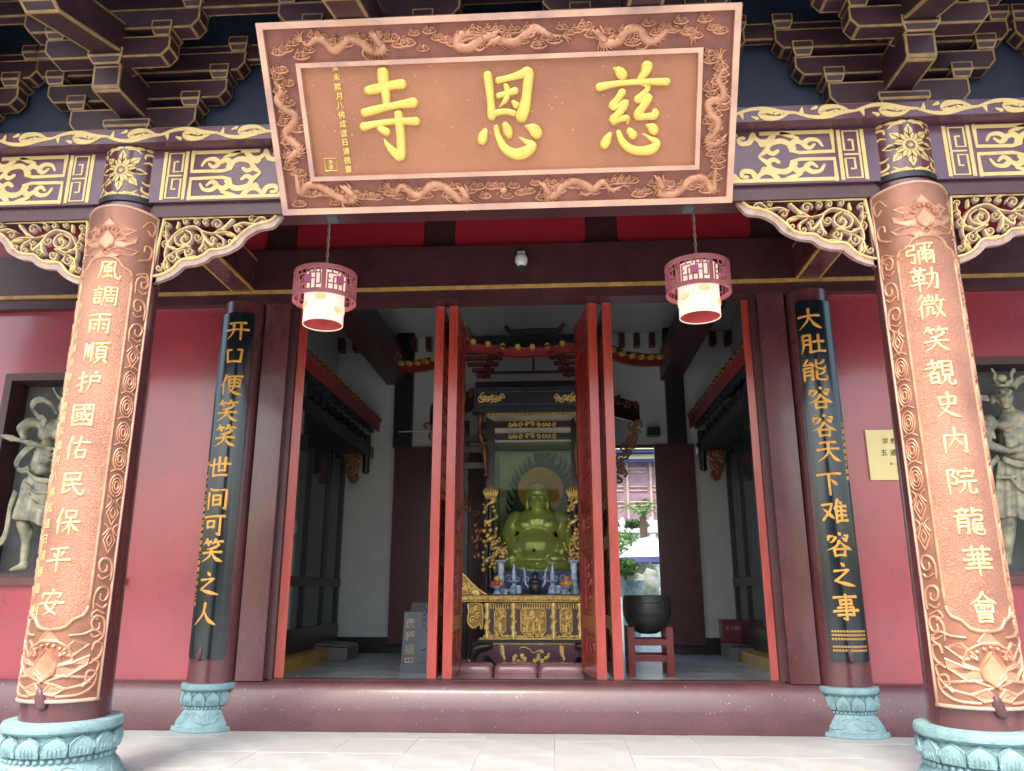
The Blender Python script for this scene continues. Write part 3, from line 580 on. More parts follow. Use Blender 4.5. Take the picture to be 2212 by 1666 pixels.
def relief_lotus(b, MPp, s, vdir=1):
    """lotus with big petals drawn as raised fills and outlines; origin at its foot, s = half width"""
    def F(pl, h): pl = [(u*s, v*s*vdir) for u, v in pl]; b.fill(pl, h*.6, MPp); b.stroke(pl+[pl[0]], .035*s*2, h, MPp, sm=1, rnd=False)
    for sg in (-1, 1):
        F([(sg*.05, .28), (sg*.5, .12), (sg*.95, .2), (sg*1.08, .34), (sg*.8, .36), (sg*.45, .4)], .012)
        F([(sg*.1, .42), (sg*.55, .38), (sg*.95, .62), (sg*.98, .8), (sg*.6, .66), (sg*.3, .6)], .014)
        F([(sg*.3, .85), (sg*.6, .8), (sg*.95, 1.05), (sg*.6, 1.12)], .01)
        F([(sg*.02, .05), (sg*.3, .0), (sg*.55, .14), (sg*.2, .24)], .012)
    F([(-.62, .72), (-.5, .98), (-.2, 1.12), (.2, 1.12), (.5, .98), (.62, .72), (.3, .62), (-.3, .62)], .012)
    F([(0, .3), (-.24, .46), (-.27, .66), (-.1, .86), (0, .96), (.1, .86), (.27, .66), (.24, .46)], .022)
    F([(-.25, 1.14), (0, 1.4), (.25, 1.14)], .012)
    for u, v in ((-.42, .86), (-.3, .96), (-.15, 1.02), (0, 1.05), (.15, 1.02), (.3, .96), (.42, .86), (-.33, .82), (.33, .82)): b.stroke([(u*s, v*s*vdir), (u*s+.003, v*s*vdir)], .03, .022, MPp, sm=1)
def column(sx, front):
    nm = 'left' if sx < 0 else 'right'
    X, Yc = (sx*XC, YF) if front else (sx*3.77, 0)
    H = .55 if front else .525; rb = .47 if front else .36
    t = thing('column', (f'maroon front column on the {nm} standing on a large teal lotus base' if front else f'maroon column at the {nm} of the doorway on a small teal lotus base'), 'column', (X, Yc, 0))
    t2 = t; stone_base(t, X, Yc, rb, H)
    r0, r1 = (.35, .3) if front else (.3, .28); top = 6.03 if front else 5.36
    b = MB(); b.lathe([(r0+(r1-r0)*k/10, H+(top-H)*k/10) for k in range(11)], 48, (X, Yc, 0)); b.obj('shaft', 'maroon', t, smooth='all')
    if front:
        b = MB(); rr = .315; b.lathe([(rr, 5.27), (rr+.012, 5.275), (rr+.012, 5.335), (rr, 5.34)], 48, (X, Yc, 0)); b.obj('dark_ring', 'black', t, smooth=True)
        MPc = lambda u, v, h: (X+(rr+h)*math.sin(u/rr), Yc-(rr+h)*math.cos(u/rr), 5.33+v)
        b = MB(); b.lathe([(rr, 5.33), (rr, 5.872)], 48, (X, Yc, 0)); o = b.obj('painted_band', 'maroon', t, smooth=True)
        b = MB(); bl = MB(); cz = .27
        for v in (.02, .525): b.stroke([(-.55+k*.1, v) for k in range(12)], .035, .004, MPc, sm=1, rnd=False)
        for u in (-.40, .40): b.stroke([(u, .02), (u, .27), (u, .525)], .03, .004, MPc, sm=1, rnd=False)
        for k in range(8):
            a = k*math.pi/4+math.pi/2; L_ = .21 if k % 2 == 0 else .2; ca, sa = math.cos(a), math.sin(a)
            pl = [(.05, -.012), (.08, -.03), (.11, -.042), (.14, -.03), (.16, -.036), (L_+.015, 0), (.16, .036), (.14, .03), (.11, .042), (.08, .03), (.05, .012)]
            b.fill([(p*ca*1.1-q*sa*1.1, cz+p*sa+q*ca) for p, q in pl], .005+.0007*k, MPc)
            for p0, p1, q1 in ((.06, .19, 0), (.09, .13, .028), (.09, .13, -.028)): bl.stroke([(p0*ca*1.1, cz+p0*sa), ((p0+p1)/2*ca*1.1-q1*.4*sa, cz+(p0+p1)/2*sa+q1*.4*ca), (p1*ca*1.1-q1*sa, cz+p1*sa+q1*ca)], .006, .0125, MPc, sm=1)
        b.stroke([(.06*math.cos(q), cz+.06*math.sin(q)) for q in [k*math.pi/8 for k in range(17)]], .03, .012, MPc, sm=1, rnd=False)
        b.stroke([(0, cz), (.004, cz)], .05, .014, MPc, sm=1)
        for su in (-1, 1):
            for sv in (-1, 1):
                b.stroke([(su*.33, cz+sv*.06), (su*.34, cz+sv*.15), (su*.29, cz+sv*.21), (su*.22, cz+sv*.2), (su*.21, cz+sv*.16)], [.02, .03, .03, .025, .02], .005, MPc)
                b.stroke([(su*.05, cz+sv*.23), (su*.12, cz+sv*.24), (su*.17, cz+sv*.2)], [.015, .025, .012], .005, MPc)
                b.stroke([(su*.36, cz+sv*.04), (su*.27, cz+sv*.12), (su*.2, cz+sv*.1)], [.02, .025, .01], .005, MPc)
        b.obj('gold_flower', 'goldpaint', o); bl.obj('petal_veins', 'beamdark', o)
    rebase(t)
for sx in (-1, 1): column(sx, True); column(sx, False)
# ------------------------------------------------------------------ curved couplet boards
def front_board(sx, txt, pts, small, lab):
    X, Yc = sx*XC, YF; z0, z1 = .70, 5.2; Rr = .372
    T = math.radians(70); HW = Rr*T; Hh = z1-z0
    t = thing('couplet_board', lab, 'couplet board', (X, Yc, z0), 'copper couplet boards on the front columns')
    MPp = lambda u, v, h: (X+(Rr+h)*math.sin(u/Rr), Yc-(Rr+h)*math.cos(u/Rr), z0+v)
    b = MB(); N_, K_ = 24, 20                      # plate with a gently arched top edge
    def top(u): return Hh-.05+.05*math.cos(u/HW*1.5)
    vs = [MPp(-HW+2*HW*i/N_, top(-HW+2*HW*i/N_)*j/K_, 0) for j in range(K_+1) for i in range(N_+1)]+[MPp(-HW+2*HW*i/N_, top(-HW+2*HW*i/N_)*j/K_, -.025) for j in range(K_+1) for i in range(N_+1)]
    m = N_+1; q = m*(K_+1); fs = []
    for j in range(K_):
        for i in range(N_): a = j*m+i; fs += [(a, a+1, a+m+1, a+m), (q+a, q+a+m, q+a+m+1, q+a+1)]
    for i in range(N_): fs += [(i, q+i, q+i+1, i+1), (K_*m+i, K_*m+i+1, q+K_*m+i+1, q+K_*m+i)]
    for j in range(K_): fs += [(j*m, (j+1)*m, q+(j+1)*m, q+j*m), (j*m+N_, q+j*m+N_, q+(j+1)*m+N_, (j+1)*m+N_)]
    b.add(vs, fs); b.obj('plate', 'copper', t, smooth=True)
    b = MB(); e = .012
    b.stroke([(-HW+e, e), (-HW+e, 2), (-HW+e, top(HW)-e)], .024, .014, MPp, rnd=False); b.stroke([(HW-e, e), (HW-e, 2), (HW-e, top(HW)-e)], .024, .014, MPp, rnd=False)
    us = [-HW+2*HW*k/16 for k in range(17)]
    b.stroke([(u, e) for u in us], .03, .016, MPp, sm=1, rnd=False); b.stroke([(u, top(u)-e) for u in us], .026, .014, MPp, sm=1, rnd=False)
    b.obj('rim', 'copperrail', t, smooth='all')
    # inner field with cusped ends
    fw = .27; fb, ft = .62, Hh-.62
    arch = [(-fw, ft-.12), (-fw+.03, ft-.05), (-fw+.09, ft-.03), (-.13, ft+.04), (-.05, ft+.07), (.05, ft+.07), (.13, ft+.04), (fw-.09, ft-.03), (fw-.03, ft-.05), (fw, ft-.12)]
    bot = [(fw, fb+.15), (fw-.03, fb+.07), (fw-.1, fb+.04), (.12, fb-.02), (.04, fb-.04), (-.04, fb-.04), (-.12, fb-.02), (-fw+.1, fb+.04), (-fw+.03, fb+.07), (-fw, fb+.15)]
    b = MB(); nz = 30; rows = []
    def lim(u, A): 
        A = sorted(A)
        for (u0, v0), (u1, v1) in zip(A, A[1:]):
            if u0 <= u <= u1: return v0+(v1-v0)*(u-u0)/max(1e-6, u1-u0)
        return A[0][1]
    uu = [-fw+2*fw*i/16 for i in range(17)]; vs = []
    for j in range(nz+1):
        for u in uu: lo, hi = lim(u, bot), lim(u, arch); vs.append(MPp(u, lo+(hi-lo)*j/nz, .004))
    b.add(vs, [(j*17+i, j*17+i+1, (j+1)*17+i+1, (j+1)*17+i) for j in range(nz) for i in range(16)]); b.obj('field', 'copperfield', t, smooth='all')
    b = MB(); b.stroke(arch, .032, .018, MPp, sm=2, rnd=False); b.stroke(bot, .032, .018, MPp, sm=2, rnd=False)
    for s_ in (-1, 1): b.stroke([(s_*fw, fb+.14), (s_*fw, 1.4), (s_*fw, 2.8), (s_*fw, ft-.11)], .028, .016, MPp, rnd=False)
    b.obj('field_border', 'copperhi', t, smooth='all')
    # side scroll bands
    for s_ in (-1, 1):
        b = MB(); uc = s_*(HW+fw)/2; v = fb-.02; k = 0; step = .24
        while v < ft+.02:
            mid = abs(v-(fb+ft)/2)
            if mid > .95:
                d = 1 if k % 2 else -1
                b.stroke([(uc-.055*d, v-.1), (uc-.06*d, v), (uc-.03*d, v+.07), (uc+.03*d, v+.08), (uc+.055*d, v+.03), (uc+.03*d, v-.03), (uc-.01*d, v-.02), (uc-.01*d, v+.025)], [.018, .022, .024, .024, .022, .02, .018, .014], .015, MPp)
                b.stroke([(uc-.04*d, v-.06), (uc+.02*d, v-.09), (uc+.05*d, v-.06)], [.012, .02, .018], .012, MPp)
            elif mid > .55:
                for g_ in (1, .5): b.stroke([(uc, v-.11*g_), (uc+.05*g_, v), (uc, v+.11*g_), (uc-.05*g_, v), (uc, v-.11*g_)], .016, .014, MPp, sm=1)
                for d in (-1, 1): b.stroke([(uc+d*.06, v+.04), (uc+d*.02, v+.1), (uc+d*.055, v+.14)], .014, .012, MPp)
            else:
                for g_ in (1, .68, .36): b.stroke([(uc+.055*g_*math.cos(a), v+.1*g_*math.sin(a)) for a in [i*math.pi/6 for i in range(13)]], .016, .014, MPp, sm=1)
                b.stroke([(uc-.06, v+.12), (uc, v+.15), (uc+.06, v+.12)], .014, .012, MPp)
            v += step; k += 1
        b.obj('scroll_band', 'copperhi', t, smooth='all')
    # lotus panels
    b = MB(); relief_lotus(b, lambda u, v, h: MPp(u, .06+v*1.15, h*1.25), .33); 
    for s_ in (-1, 1):
        b.stroke([(s_*.12, .05), (s_*.28, .06), (s_*.38, .12), (s_*.4, .22), (s_*.33, .24), (s_*.32, .17), (s_*.36, .15)], .024, .014, MPp)
        b.stroke([(s_*.33, .3), (s_*.41, .36), (s_*.42, .45), (s_*.36, .47), (s_*.34, .41)], .022, .014, MPp)
        b.stroke([(s_*.16, .53), (s_*.26, .54), (s_*.34, .57), (s_*.41, .52), (s_*.37, .47)], .022, .016, MPp); b.stroke([(s_*.3, .12), (s_*.38, .2), (s_*.41, .3), (s_*.35, .33)], .018, .014, MPp)
        b.stroke([(s_*.4, .7), (s_*.33, .73), (s_*.3, .68), (s_*.35, .66)], .02, .014, MPp)
    b.obj('lotus', 'copperhi', t, smooth=True)
    b = MB(); relief_lotus(b, lambda u, v, h: MPp(u, Hh-.56+v*1.1, h), .27)
    for s_ in (-1, 1):
        b.stroke([(s_*.3, Hh-.55), (s_*.4, Hh-.5), (s_*.41, Hh-.4), (s_*.35, Hh-.38), (s_*.34, Hh-.44)], .022, .014, MPp)
        b.stroke([(s_*.3, Hh-.2), (s_*.36, Hh-.12), (s_*.42, Hh-.16), (s_*.4, Hh-.26), (s_*.35, Hh-.22)], .02, .014, MPp)
        b.stroke([(s_*.3, Hh-.7), (s_*.38, Hh-.66), (s_*.41, Hh-.72), (s_*.36, Hh-.76)], .02, .014, MPp)
    b.obj('lotus', 'copperhi', t, smooth=True)
    # raised gold characters
    for ch, (px, py) in zip(txt, pts):
        P = AY(px, py, YF-.36); u = Rr*math.asin(max(-.9, min(.9, (P.x-X)/Rr))); 
        b = MB(); brush(b, ch, u, P.z-z0, .235, MPp, w=10.5, h=.016); b.obj('character', 'boardgold', t, smooth='all')
    for (s_, u, v, sz, st) in small:
        writes(t, 'small_character', 'goldpaint', s_, u, v, sz, MPp, st, h=.008)
    b = MB(); b.stroke([(0.02, -.03), (.0, .03), (-.01, .09), (-.03, .13)], [.07, .09, .06, .015], .035, MPp); b.obj('clip', 'spot', t, smooth='all')
    rebase(t); return t, MPp
LP = [(236, 585), (229, 641), (216, 702), (208, 764), (195, 828), (180, 898), (168, 970), (158, 1045), (146, 1128), (127, 1208), (112, 1302)]
RP = [(1986, 550), (1998, 605), (2010, 664), (2021, 734), (2030, 806), (2046, 876), (2062, 954), (2076, 1040), (2094, 1128), (2112, 1212), (2124, 1312)]
HWs = .372*math.radians(70)
tl, MPL = front_board(-1, '风調雨順护國佑民保平安', LP, [('四川五通桥信士敬獻', -.205, 3.46, .08, .135), ('癸未臘月八佛成道日清德書', -.205, 2.42, .09, .137)], 'tall curved copper couplet board with gold characters on the left front column')
b = MB(); MPs = MPL
for a in (((-.27, .66), (-.2, .66), (-.2, .78), (-.27, .78), (-.27, .66)),): b.stroke([(u+.035, v) for u, v in a], .012, .008, MPs, sm=1)
write(b, '清德', -.2, .74, .05, MPs, .055, h=.006); o = b.obj('seal', 'goldpaint', tl); o.matrix_parent_inverse = Matrix.Translation(tl.location).inverted()
tr_, MPR = front_board(1, '彌勒微笑覩史內院龍華會', RP, [], 'tall curved copper couplet board with gold characters on the right front column')
def rear_board(sx, txt, pts, lab, inscr, foot):
    X, Yc, Rr = sx*3.77, 0, .318; T = R(42); HW = Rr*T; z0, z1 = .80, 5.17
    t = thing('couplet_board', lab, 'couplet board', (X, Yc, z0), 'black couplet boards on the door columns')
    MPp = lambda u, v, h: (X+(Rr+h)*math.sin(u/Rr), Yc-(Rr+h)*math.cos(u/Rr), z0+v)
    b = MB(); n_ = 14; vs = []; hh = z1-z0
    for j in range(2):
        for k, z in enumerate((0, .03, hh-.03, hh)):
            for i in range(n_+1):
                ins = .985 if k in (0, 3) else 1; vs.append(MPp((-HW+2*HW*i/n_)*ins*(1 if k in (1, 2) else .93), z, .012 if j == 0 else -.02))
    m = n_+1; q = m*4; fs = []
    for k in range(3):
        for i in range(n_): a = k*m+i; fs += [(a, a+1, a+m+1, a+m), (q+a, q+a+m, q+a+m+1, q+a+1)]
        fs += [(k*m, (k+1)*m, q+(k+1)*m, q+k*m), (k*m+n_, q+k*m+n_, q+(k+1)*m+n_, (k+1)*m+n_)]
    for i in range(n_): fs += [(i, q+i, q+i+1, i+1), (3*m+i, 3*m+i+1, q+3*m+i+1, q+3*m+i)]
    b.add(vs, fs); b.obj('board', 'lacquer', t, smooth=True)
    for ch, (px, py) in zip(txt, pts):
        P = AY(px, py, -.31); u = Rr*math.asin(max(-.9, min(.9, (P.x-X)/Rr)))
        b = MB(); brush(b, ch, u, P.z-z0, .295, lambda a, c, h: MPp(a, c, h+.013), w=11.5, h=.006); b.obj('character', 'orangegold', t, smooth='all')
    writes(t, 'small_character', 'orangegold', inscr[0], inscr[1], inscr[2], .06, MPp, .082, h=.0155)
    if foot:
        b = MB()
        for k in range(6):
            for i in range(13): 
                if k == 3: continue
                write(b, '佛', -.18+i*.03, AY(1835, 1364, -.31).z-z0-k*.042, .028, MPp, h=.0155)
        tag(b.obj('fine_print', 'orangegold', t), kind='stuff')
    b = MB(); b.stroke([(.03*sx-.03, -.0), (.02*sx-.03, .05), (.01*sx-.03, .1), (-.05, .15)], [.05, .07, .05, .012], .04, MPp); b.obj('clip', 'spot', t, smooth='all')
    rebase(t)
rear_board(-1, '开口便笑笑世间可笑之人', [(514, 713), (507, 769), (499, 832), (491, 888), (486, 942), (475, 1010), (470, 1078), (462, 1135), (458, 1190), (450, 1262), (443, 1328)], 'narrow black lacquer couplet board with orange characters left of the doorway', ('佛门弟子敬立恭献慈恩寺弥勒殿二零零四年十二月', -.205, 2.35), False)
rear_board(1, '大肚能容容天下难容之事', [(1748, 690), (1755, 743), (1760, 800), (1771, 860), (1779, 920), (1789, 975), (1792, 1045), (1803, 1105), (1812, 1177), (1820, 1243), (1827, 1312)], 'narrow black lacquer couplet board with orange characters right of the doorway', ('五通桥佛教弟子敬献', .2, 2.75), True)
# ------------------------------------------------------------------ painted architrave and frieze
def flat(yy): return lambda u, v, h: (u, yy-h, v)
fp = ((-1, 0), (-.96, 1), (.96, 1), (1, 0))
t = thing('architrave', 'painted maroon architrave with pale gold scrolls and fret patterns across the front columns', 'beam', (0, -3.0, 5.24))
b = MB(); b.box(-9, 9, -3.09, -2.75, 5.30, 5.872); b.obj('painted_beam', 'purple', t)
b = MB(); b.box(-9, 9, -3.05, -2.8, 5.16, 5.298); b.obj('under_beam', 'beamdark', t)
MPa = flat(-3.09)
def motif(b, x, s, L):
    """half cartouche starting beside a column at x, growing in direction s, L = length to the middle"""
    P = lambda pts, w_, sm=4, rnd=True: b.stroke([(x+s*p, q) for p, q in pts], [a_*1.22 for a_ in w_] if hasattr(w_, '__len__') else w_*1.12, .005, MPa, sm=sm, prof=fp, rnd=rnd)
    z0, z1 = 5.32, 5.852; zm = (z0+z1)/2
    for u in (.02, .24): P([(u, z0), (u, zm), (u, z1)], .032, 1, False)
    for k, zz in enumerate((z0+.02, zm+.015)):
        h_ = .235; P([(.06, zz), (.06, zz+h_), (.2, zz+h_), (.2, zz+.03), (.115, zz+.03), (.115, zz+.14), (.15, zz+.14)] if k else [(.06, zz+h_), (.06, zz), (.2, zz), (.2, zz+h_-.03), (.115, zz+h_-.03), (.115, zz+h_-.14), (.15, zz+h_-.14)], .02, 1)
    P([(.06, zm), (.2, zm)], .016, 1)
    P([(.3, z0+.015), (L, z0+.015)], .034, 1, False); P([(.3, z1-.015), (.98, z1-.015)], .034, 1, False)
    for sg in (-1, 1):
        Q = lambda pts, w_, sm=4: P([(p, zm+sg*q) for p, q in pts], w_, sm)
        Q([(.3, .26), (.3, .04), (.62, .035), (.7, .06)], [.034, .034, .03, .03], 1)
        Q([(.4, .1), (.44, .16), (.52, .17), (.57, .12), (.52, .08), (.47, .12)], [.02, .03, .04, .045, .035, .02]); Q([(.57, .12), (.64, .16), (.7, .1), (.66, .05)], [.03, .05, .05, .02])
        Q([(.66, .08), (.76, .16), (.88, .14), (.92, .07), (.87, .03), (.82, .06)], [.03, .05, .045, .04, .04, .03]); Q([(.92, .07), (1.0, .005)], [.05, .02])
        Q([(.62, .19), (.7, .22), (.77, .245)], [.02, .04, .03]); Q([(.84, .245), (.9, .17), (.98, .17), (1.04, .23)], [.045, .05, .04, .03]); Q([(.9, .17), (.96, .12), (.99, .15)], [.03, .03, .02])
        Q([(1.04, .245), (1.08, .16), (1.16, .15), (1.18, .2), (1.13, .21)], [.045, .045, .04, .03, .03])
        Q([(L-.32, .1), (L-.36, .16), (L-.28, .18), (L-.26, .1), (L-.26, .0)], [.03, .035, .04, .04, .035])
        if L > 1.5: Q([(1.2, .245), (1.28, .18), (1.4, .17), (1.48, .23)], [.03, .05, .05, .03]); Q([(L-.04, .05), (L-.1, .09), (L-.16, .05)], [.03, .04, .02])
    P([(L-.12, zm), (L-.115, zm)], .05, 1)
b = MB()
for cx in (-XC, XC):
    for s in (-1, 1): motif(b, cx+s*.36, s, 1.85)
b.obj('gold_pattern', 'goldpaint', t); rebase(t)
t = thing('frieze_board', 'long frieze board with a winding pale gold vine under the brackets', 'frieze', (0, -3.1, 5.875))
b = MB(); b.box(-9, 9, -3.24, -2.8, 5.878, 6.035); b.obj('board', 'purple', t)
b = MB(); MPf = flat(-3.24); zs = 1.35
b_st = b.stroke
b.stroke = lambda pts, w_, *a_, **k_: b_st(pts, [q*1.3 for q in w_], *a_, **k_)
if 1: Lw = .56; x = -6.2; k = 0; zc = 5.956
while x < 6.2:
    sg = 1 if k % 2 == 0 else -1
    b.stroke([(x, zc+sg*.0), (x+Lw*.25, zc-sg*.048), (x+Lw*.5, zc-sg*.052), (x+Lw*.8, zc-sg*.01), (x+Lw, zc)], [.02, .028, .034, .03, .02], .005, MPf, prof=fp)
    b.stroke([(x+Lw*.9, zc-sg*.0), (x+Lw*.72, zc+sg*.05), (x+Lw*.5, zc+sg*.045), (x+Lw*.42, zc-sg*.0), (x+Lw*.52, zc-sg*.022), (x+Lw*.62, zc+sg*.0)], [.012, .03, .045, .04, .03, .02], .005, MPf, prof=fp)
    b.stroke([(x+Lw*.35, zc+sg*.05), (x+Lw*.27, zc+sg*.03)], [.03, .012], .005, MPf, sm=1, prof=fp); b.stroke([(x+Lw*.1, zc-sg*.0), (x+Lw*.12, zc+sg*.055)], [.035, .008], .005, MPf, sm=1, prof=fp)
    b.stroke([(x+Lw*.66, zc+sg*.01), (x+Lw*.74, zc-sg*.01), (x+Lw*.78, zc+sg*.02)], [.02, .028, .01], .005, MPf, prof=fp)
    x += Lw; k += 1
b.obj('gold_vine', 'goldpaint', t)
rebase(t)
# fill wall between brackets
t = thing('bracket_backing', 'dark blue boarding behind the row of gold edged brackets', 'boarding', (0, -2.9, 6.04)); b = MB(); b.box(-9, 9, -2.93, -2.88, 6.036, 7.6); b.obj('boarding', 'darkblue', t); rebase(t)
# ------------------------------------------------------------------ bracket sets
def dou(x, y, z, hw=.1, h=.15, hd=.12):
    b = MB(); k = .75; m = h*.45
    vs = []
    for zz, f in ((0, k), (m, 1), (h, 1)): vs += [(x-hw*f, y-hd*f, z+zz), (x+hw*f, y-hd*f, z+zz), (x+hw*f, y+hd*f, z+zz), (x-hw*f, y+hd*f, z+zz)]
    b.add(vs, [(0, 3, 2, 1), (8, 9, 10, 11)]+[(i+4*l, (i+1) % 4+4*l, (i+1) % 4+4*l+4, i+4*l+4) for l in (0, 1) for i in range(4)]); return trimmed(b, .013)
def arm(hl, y0, y1, z0, z1, c=.09):
    b = MB(); b.prism([(-hl, z1), (-hl, z0+c), (-hl+c*.8, z0), (hl-c*.8, z0), (hl, z0+c), (hl, z1)], 'y', y0, y1); return trimmed(b, .016)
def yz(poly, hw, tr=.02):
    b = MB(); b.prism(poly, 'x', -hw, hw); return trimmed(b, tr)
BM = ['bracket', 'shadedgold']
def bracket_proto(lab):
    t = thing('bracket_set', lab, 'roof bracket', (0, 0, 0), 'stepped timber bracket sets under the eave')
    def put(n, m): m.obj(n, BM, t)
    put('base_block', dou(0, -3.05, 6.036, .24, .13, .17))
    put('arm', arm(.66, -3.13, -2.97, 6.1, 6.35)); put('arm', arm(.95, -3.125, -2.975, 6.45, 6.66)); put('arm', arm(1.12, -3.13, -2.97, 6.76, 6.98))
    for s in (-1, 1):
        put('block', dou(s*.6, -3.05, 6.352)); put('block', dou(s*.87, -3.05, 6.662)); put('block', dou(s*1.04, -3.05, 6.982))
    put('beam_end', yz([(-2.95, 6.6), (-2.95, 6.25), (-3.58, 6.225), (-3.62, 6.25), (-3.63, 6.47), (-3.5, 6.6)], .135))
    put('block', dou(0, -3.55, 6.475, .17, .15, .15))
    put('arm', arm(.62, -3.68, -3.5, 6.53, 6.75)); put('arm', arm(.88, -3.68, -3.5, 6.84, 7.06))
    for s in (-1, 1): put('block', dou(s*.53, -3.59, 6.752)); put('block', dou(s*.8, -3.59, 7.062))
    put('slanted_arm', yz([(-2.96, 7.14), (-2.96, 6.86), (-3.4, 6.68), (-4.55, 6.29), (-4.66, 6.34), (-4.7, 6.56), (-4.6, 6.62)], .15, .024))
    put('block', dou(0, -4.4, 6.72, .17, .16, .15)); put('arm', arm(.75, -4.48, -4.3, 6.84, 7.06)); put('block', dou(.66, -4.39, 7.062)); put('block', dou(-.66, -4.39, 7.062))
    return t
BL = ['gold edged bracket set left of the left front column, cut by the photo edge', 'gold edged bracket set with slanted beam on top of the left front column', 'gold edged bracket set behind the left part of the signboard top', 'gold edged bracket set behind the right part of the signboard top', 'gold edged bracket set with slanted beam on top of the right front column', 'gold edged bracket set cut by the right photo edge']
bp_ = bracket_proto(BL[0]); bp_.location = (-6.02, 0, 0)
for lab, x in zip(BL[1:], (-3.8, -1.27, 1.27, 3.8, 6.1)): copy_tree(bp_, (x, 0, 0), lab)
for i, (y0, y1, z0, z1, lab) in enumerate(((-3.09, -3.01, 6.9, 7.09, 'gold edged tie rail running just in front of the dark boarding'), (-3.65, -3.53, 7.075, 7.26, 'gold edged tie rail running along the outer bracket arms'), (-4.45, -4.33, 7.2, 7.42, 'outermost gold edged eave rail above the slanted beams'))):
    t = thing('tie_rail', lab, 'beam', (0, y0, z0)); b = MB(); b.box(-9, 9, y0, y1, z0, z1); trimmed(b, .016).obj('rail', BM, t); rebase(t)
# ------------------------------------------------------------------ signboard
s0, s1 = Vector((.0, -3.22, 5.06)), Vector((-.02, -4.16, 6.42))
SU = Vector((1, 0, 0)); SV = (s1-s0).normalized(); SN = SU.cross(SV)   # faces camera and down
if SN.y > 0: SN = -SN
SH = (s1-s0).length; SW = 2.09
def MPs_(u, v, h): p = s0+SU*u+SV*v+SN*h; return (p.x, p.y, p.z)
def suv(px, py):
    r = ray(px, py); t_ = (s0-CP).dot(SN)/r.dot(SN); p = CP+r*t_-s0; return (p.dot(SU), p.dot(SV))
C2 = lambda x, y: suv((1000+x/1.851)*.5422, y/1.851*.5422)
t = thing('signboard', 'large tilted copper signboard with three big gold characters in a dragon relief frame', 'signboard', tuple(s0))
b = MB(); vs = [MPs_(u, v, h) for h in (-.16, 0) for u, v in ((-SW, 0), (SW, 0), (SW+.03, SH), (-SW-.03, SH))]
b.add(vs, [(0, 1, 2, 3), (7, 6, 5, 4), (0, 4, 5, 1), (1, 5, 6, 2), (2, 6, 7, 3), (3, 7, 4, 0)]); b.obj('backing', 'shadedcopper', t)
def frame_rect(x0, x1, y0, y1, wd, h, mt, nm):
    for i, (a, c) in enumerate((((x0, y0), (x1, y0)), ((x1, y0), (x1, y1)), ((x1, y1), (x0, y1)), ((x0, y1), (x0, y0)))):
        b = MB(); e = .0 if i % 2 == 0 else 1
        dx, dy = (c[0]-a[0]), (c[1]-a[1]); L_ = math.hypot(dx, dy); dx /= L_; dy /= L_; nx, ny = -dy, dx
        q = [a, c, (c[0]+(nx-dx)*wd, c[1]+(ny-dy)*wd), (a[0]+(nx+dx)*wd, a[1]+(ny+dy)*wd)]
        b.add([MPs_(*p, h) for p in q]+[MPs_(*p, -.002) for p in q], [(0, 1, 2, 3)]+[(i_, (i_+1) % 4, (i_+1) % 4+4, i_+4) for i_ in range(4)]); b.obj(nm, mt, t)
frame_rect(-SW-.012, SW+.012, -.004, SH+.004, .055, .045, 'copperrail', 'outer_rail')
ix, iy0, iy1 = SW-.3, .30, SH-.335
frame_rect(-ix, ix, iy0, iy1, .04, .055, 'copperrail', 'inner_rail')
b = MB(); nx_, ny_ = 40, 16; x0, x1, y0, y1 = -ix+.04, ix-.04, iy0+.04, iy1-.04
b.add([MPs_(x0+(x1-x0)*i/nx_, y0+(y1-y0)*j/ny_, .006) for j in range(ny_+1) for i in range(nx_+1)], [(j*(nx_+1)+i, j*(nx_+1)+i+1, (j+1)*(nx_+1)+i+1, (j+1)*(nx_+1)+i) for j in range(ny_) for i in range(nx_)]); b.obj('panel', 'signfield', t, smooth='all')
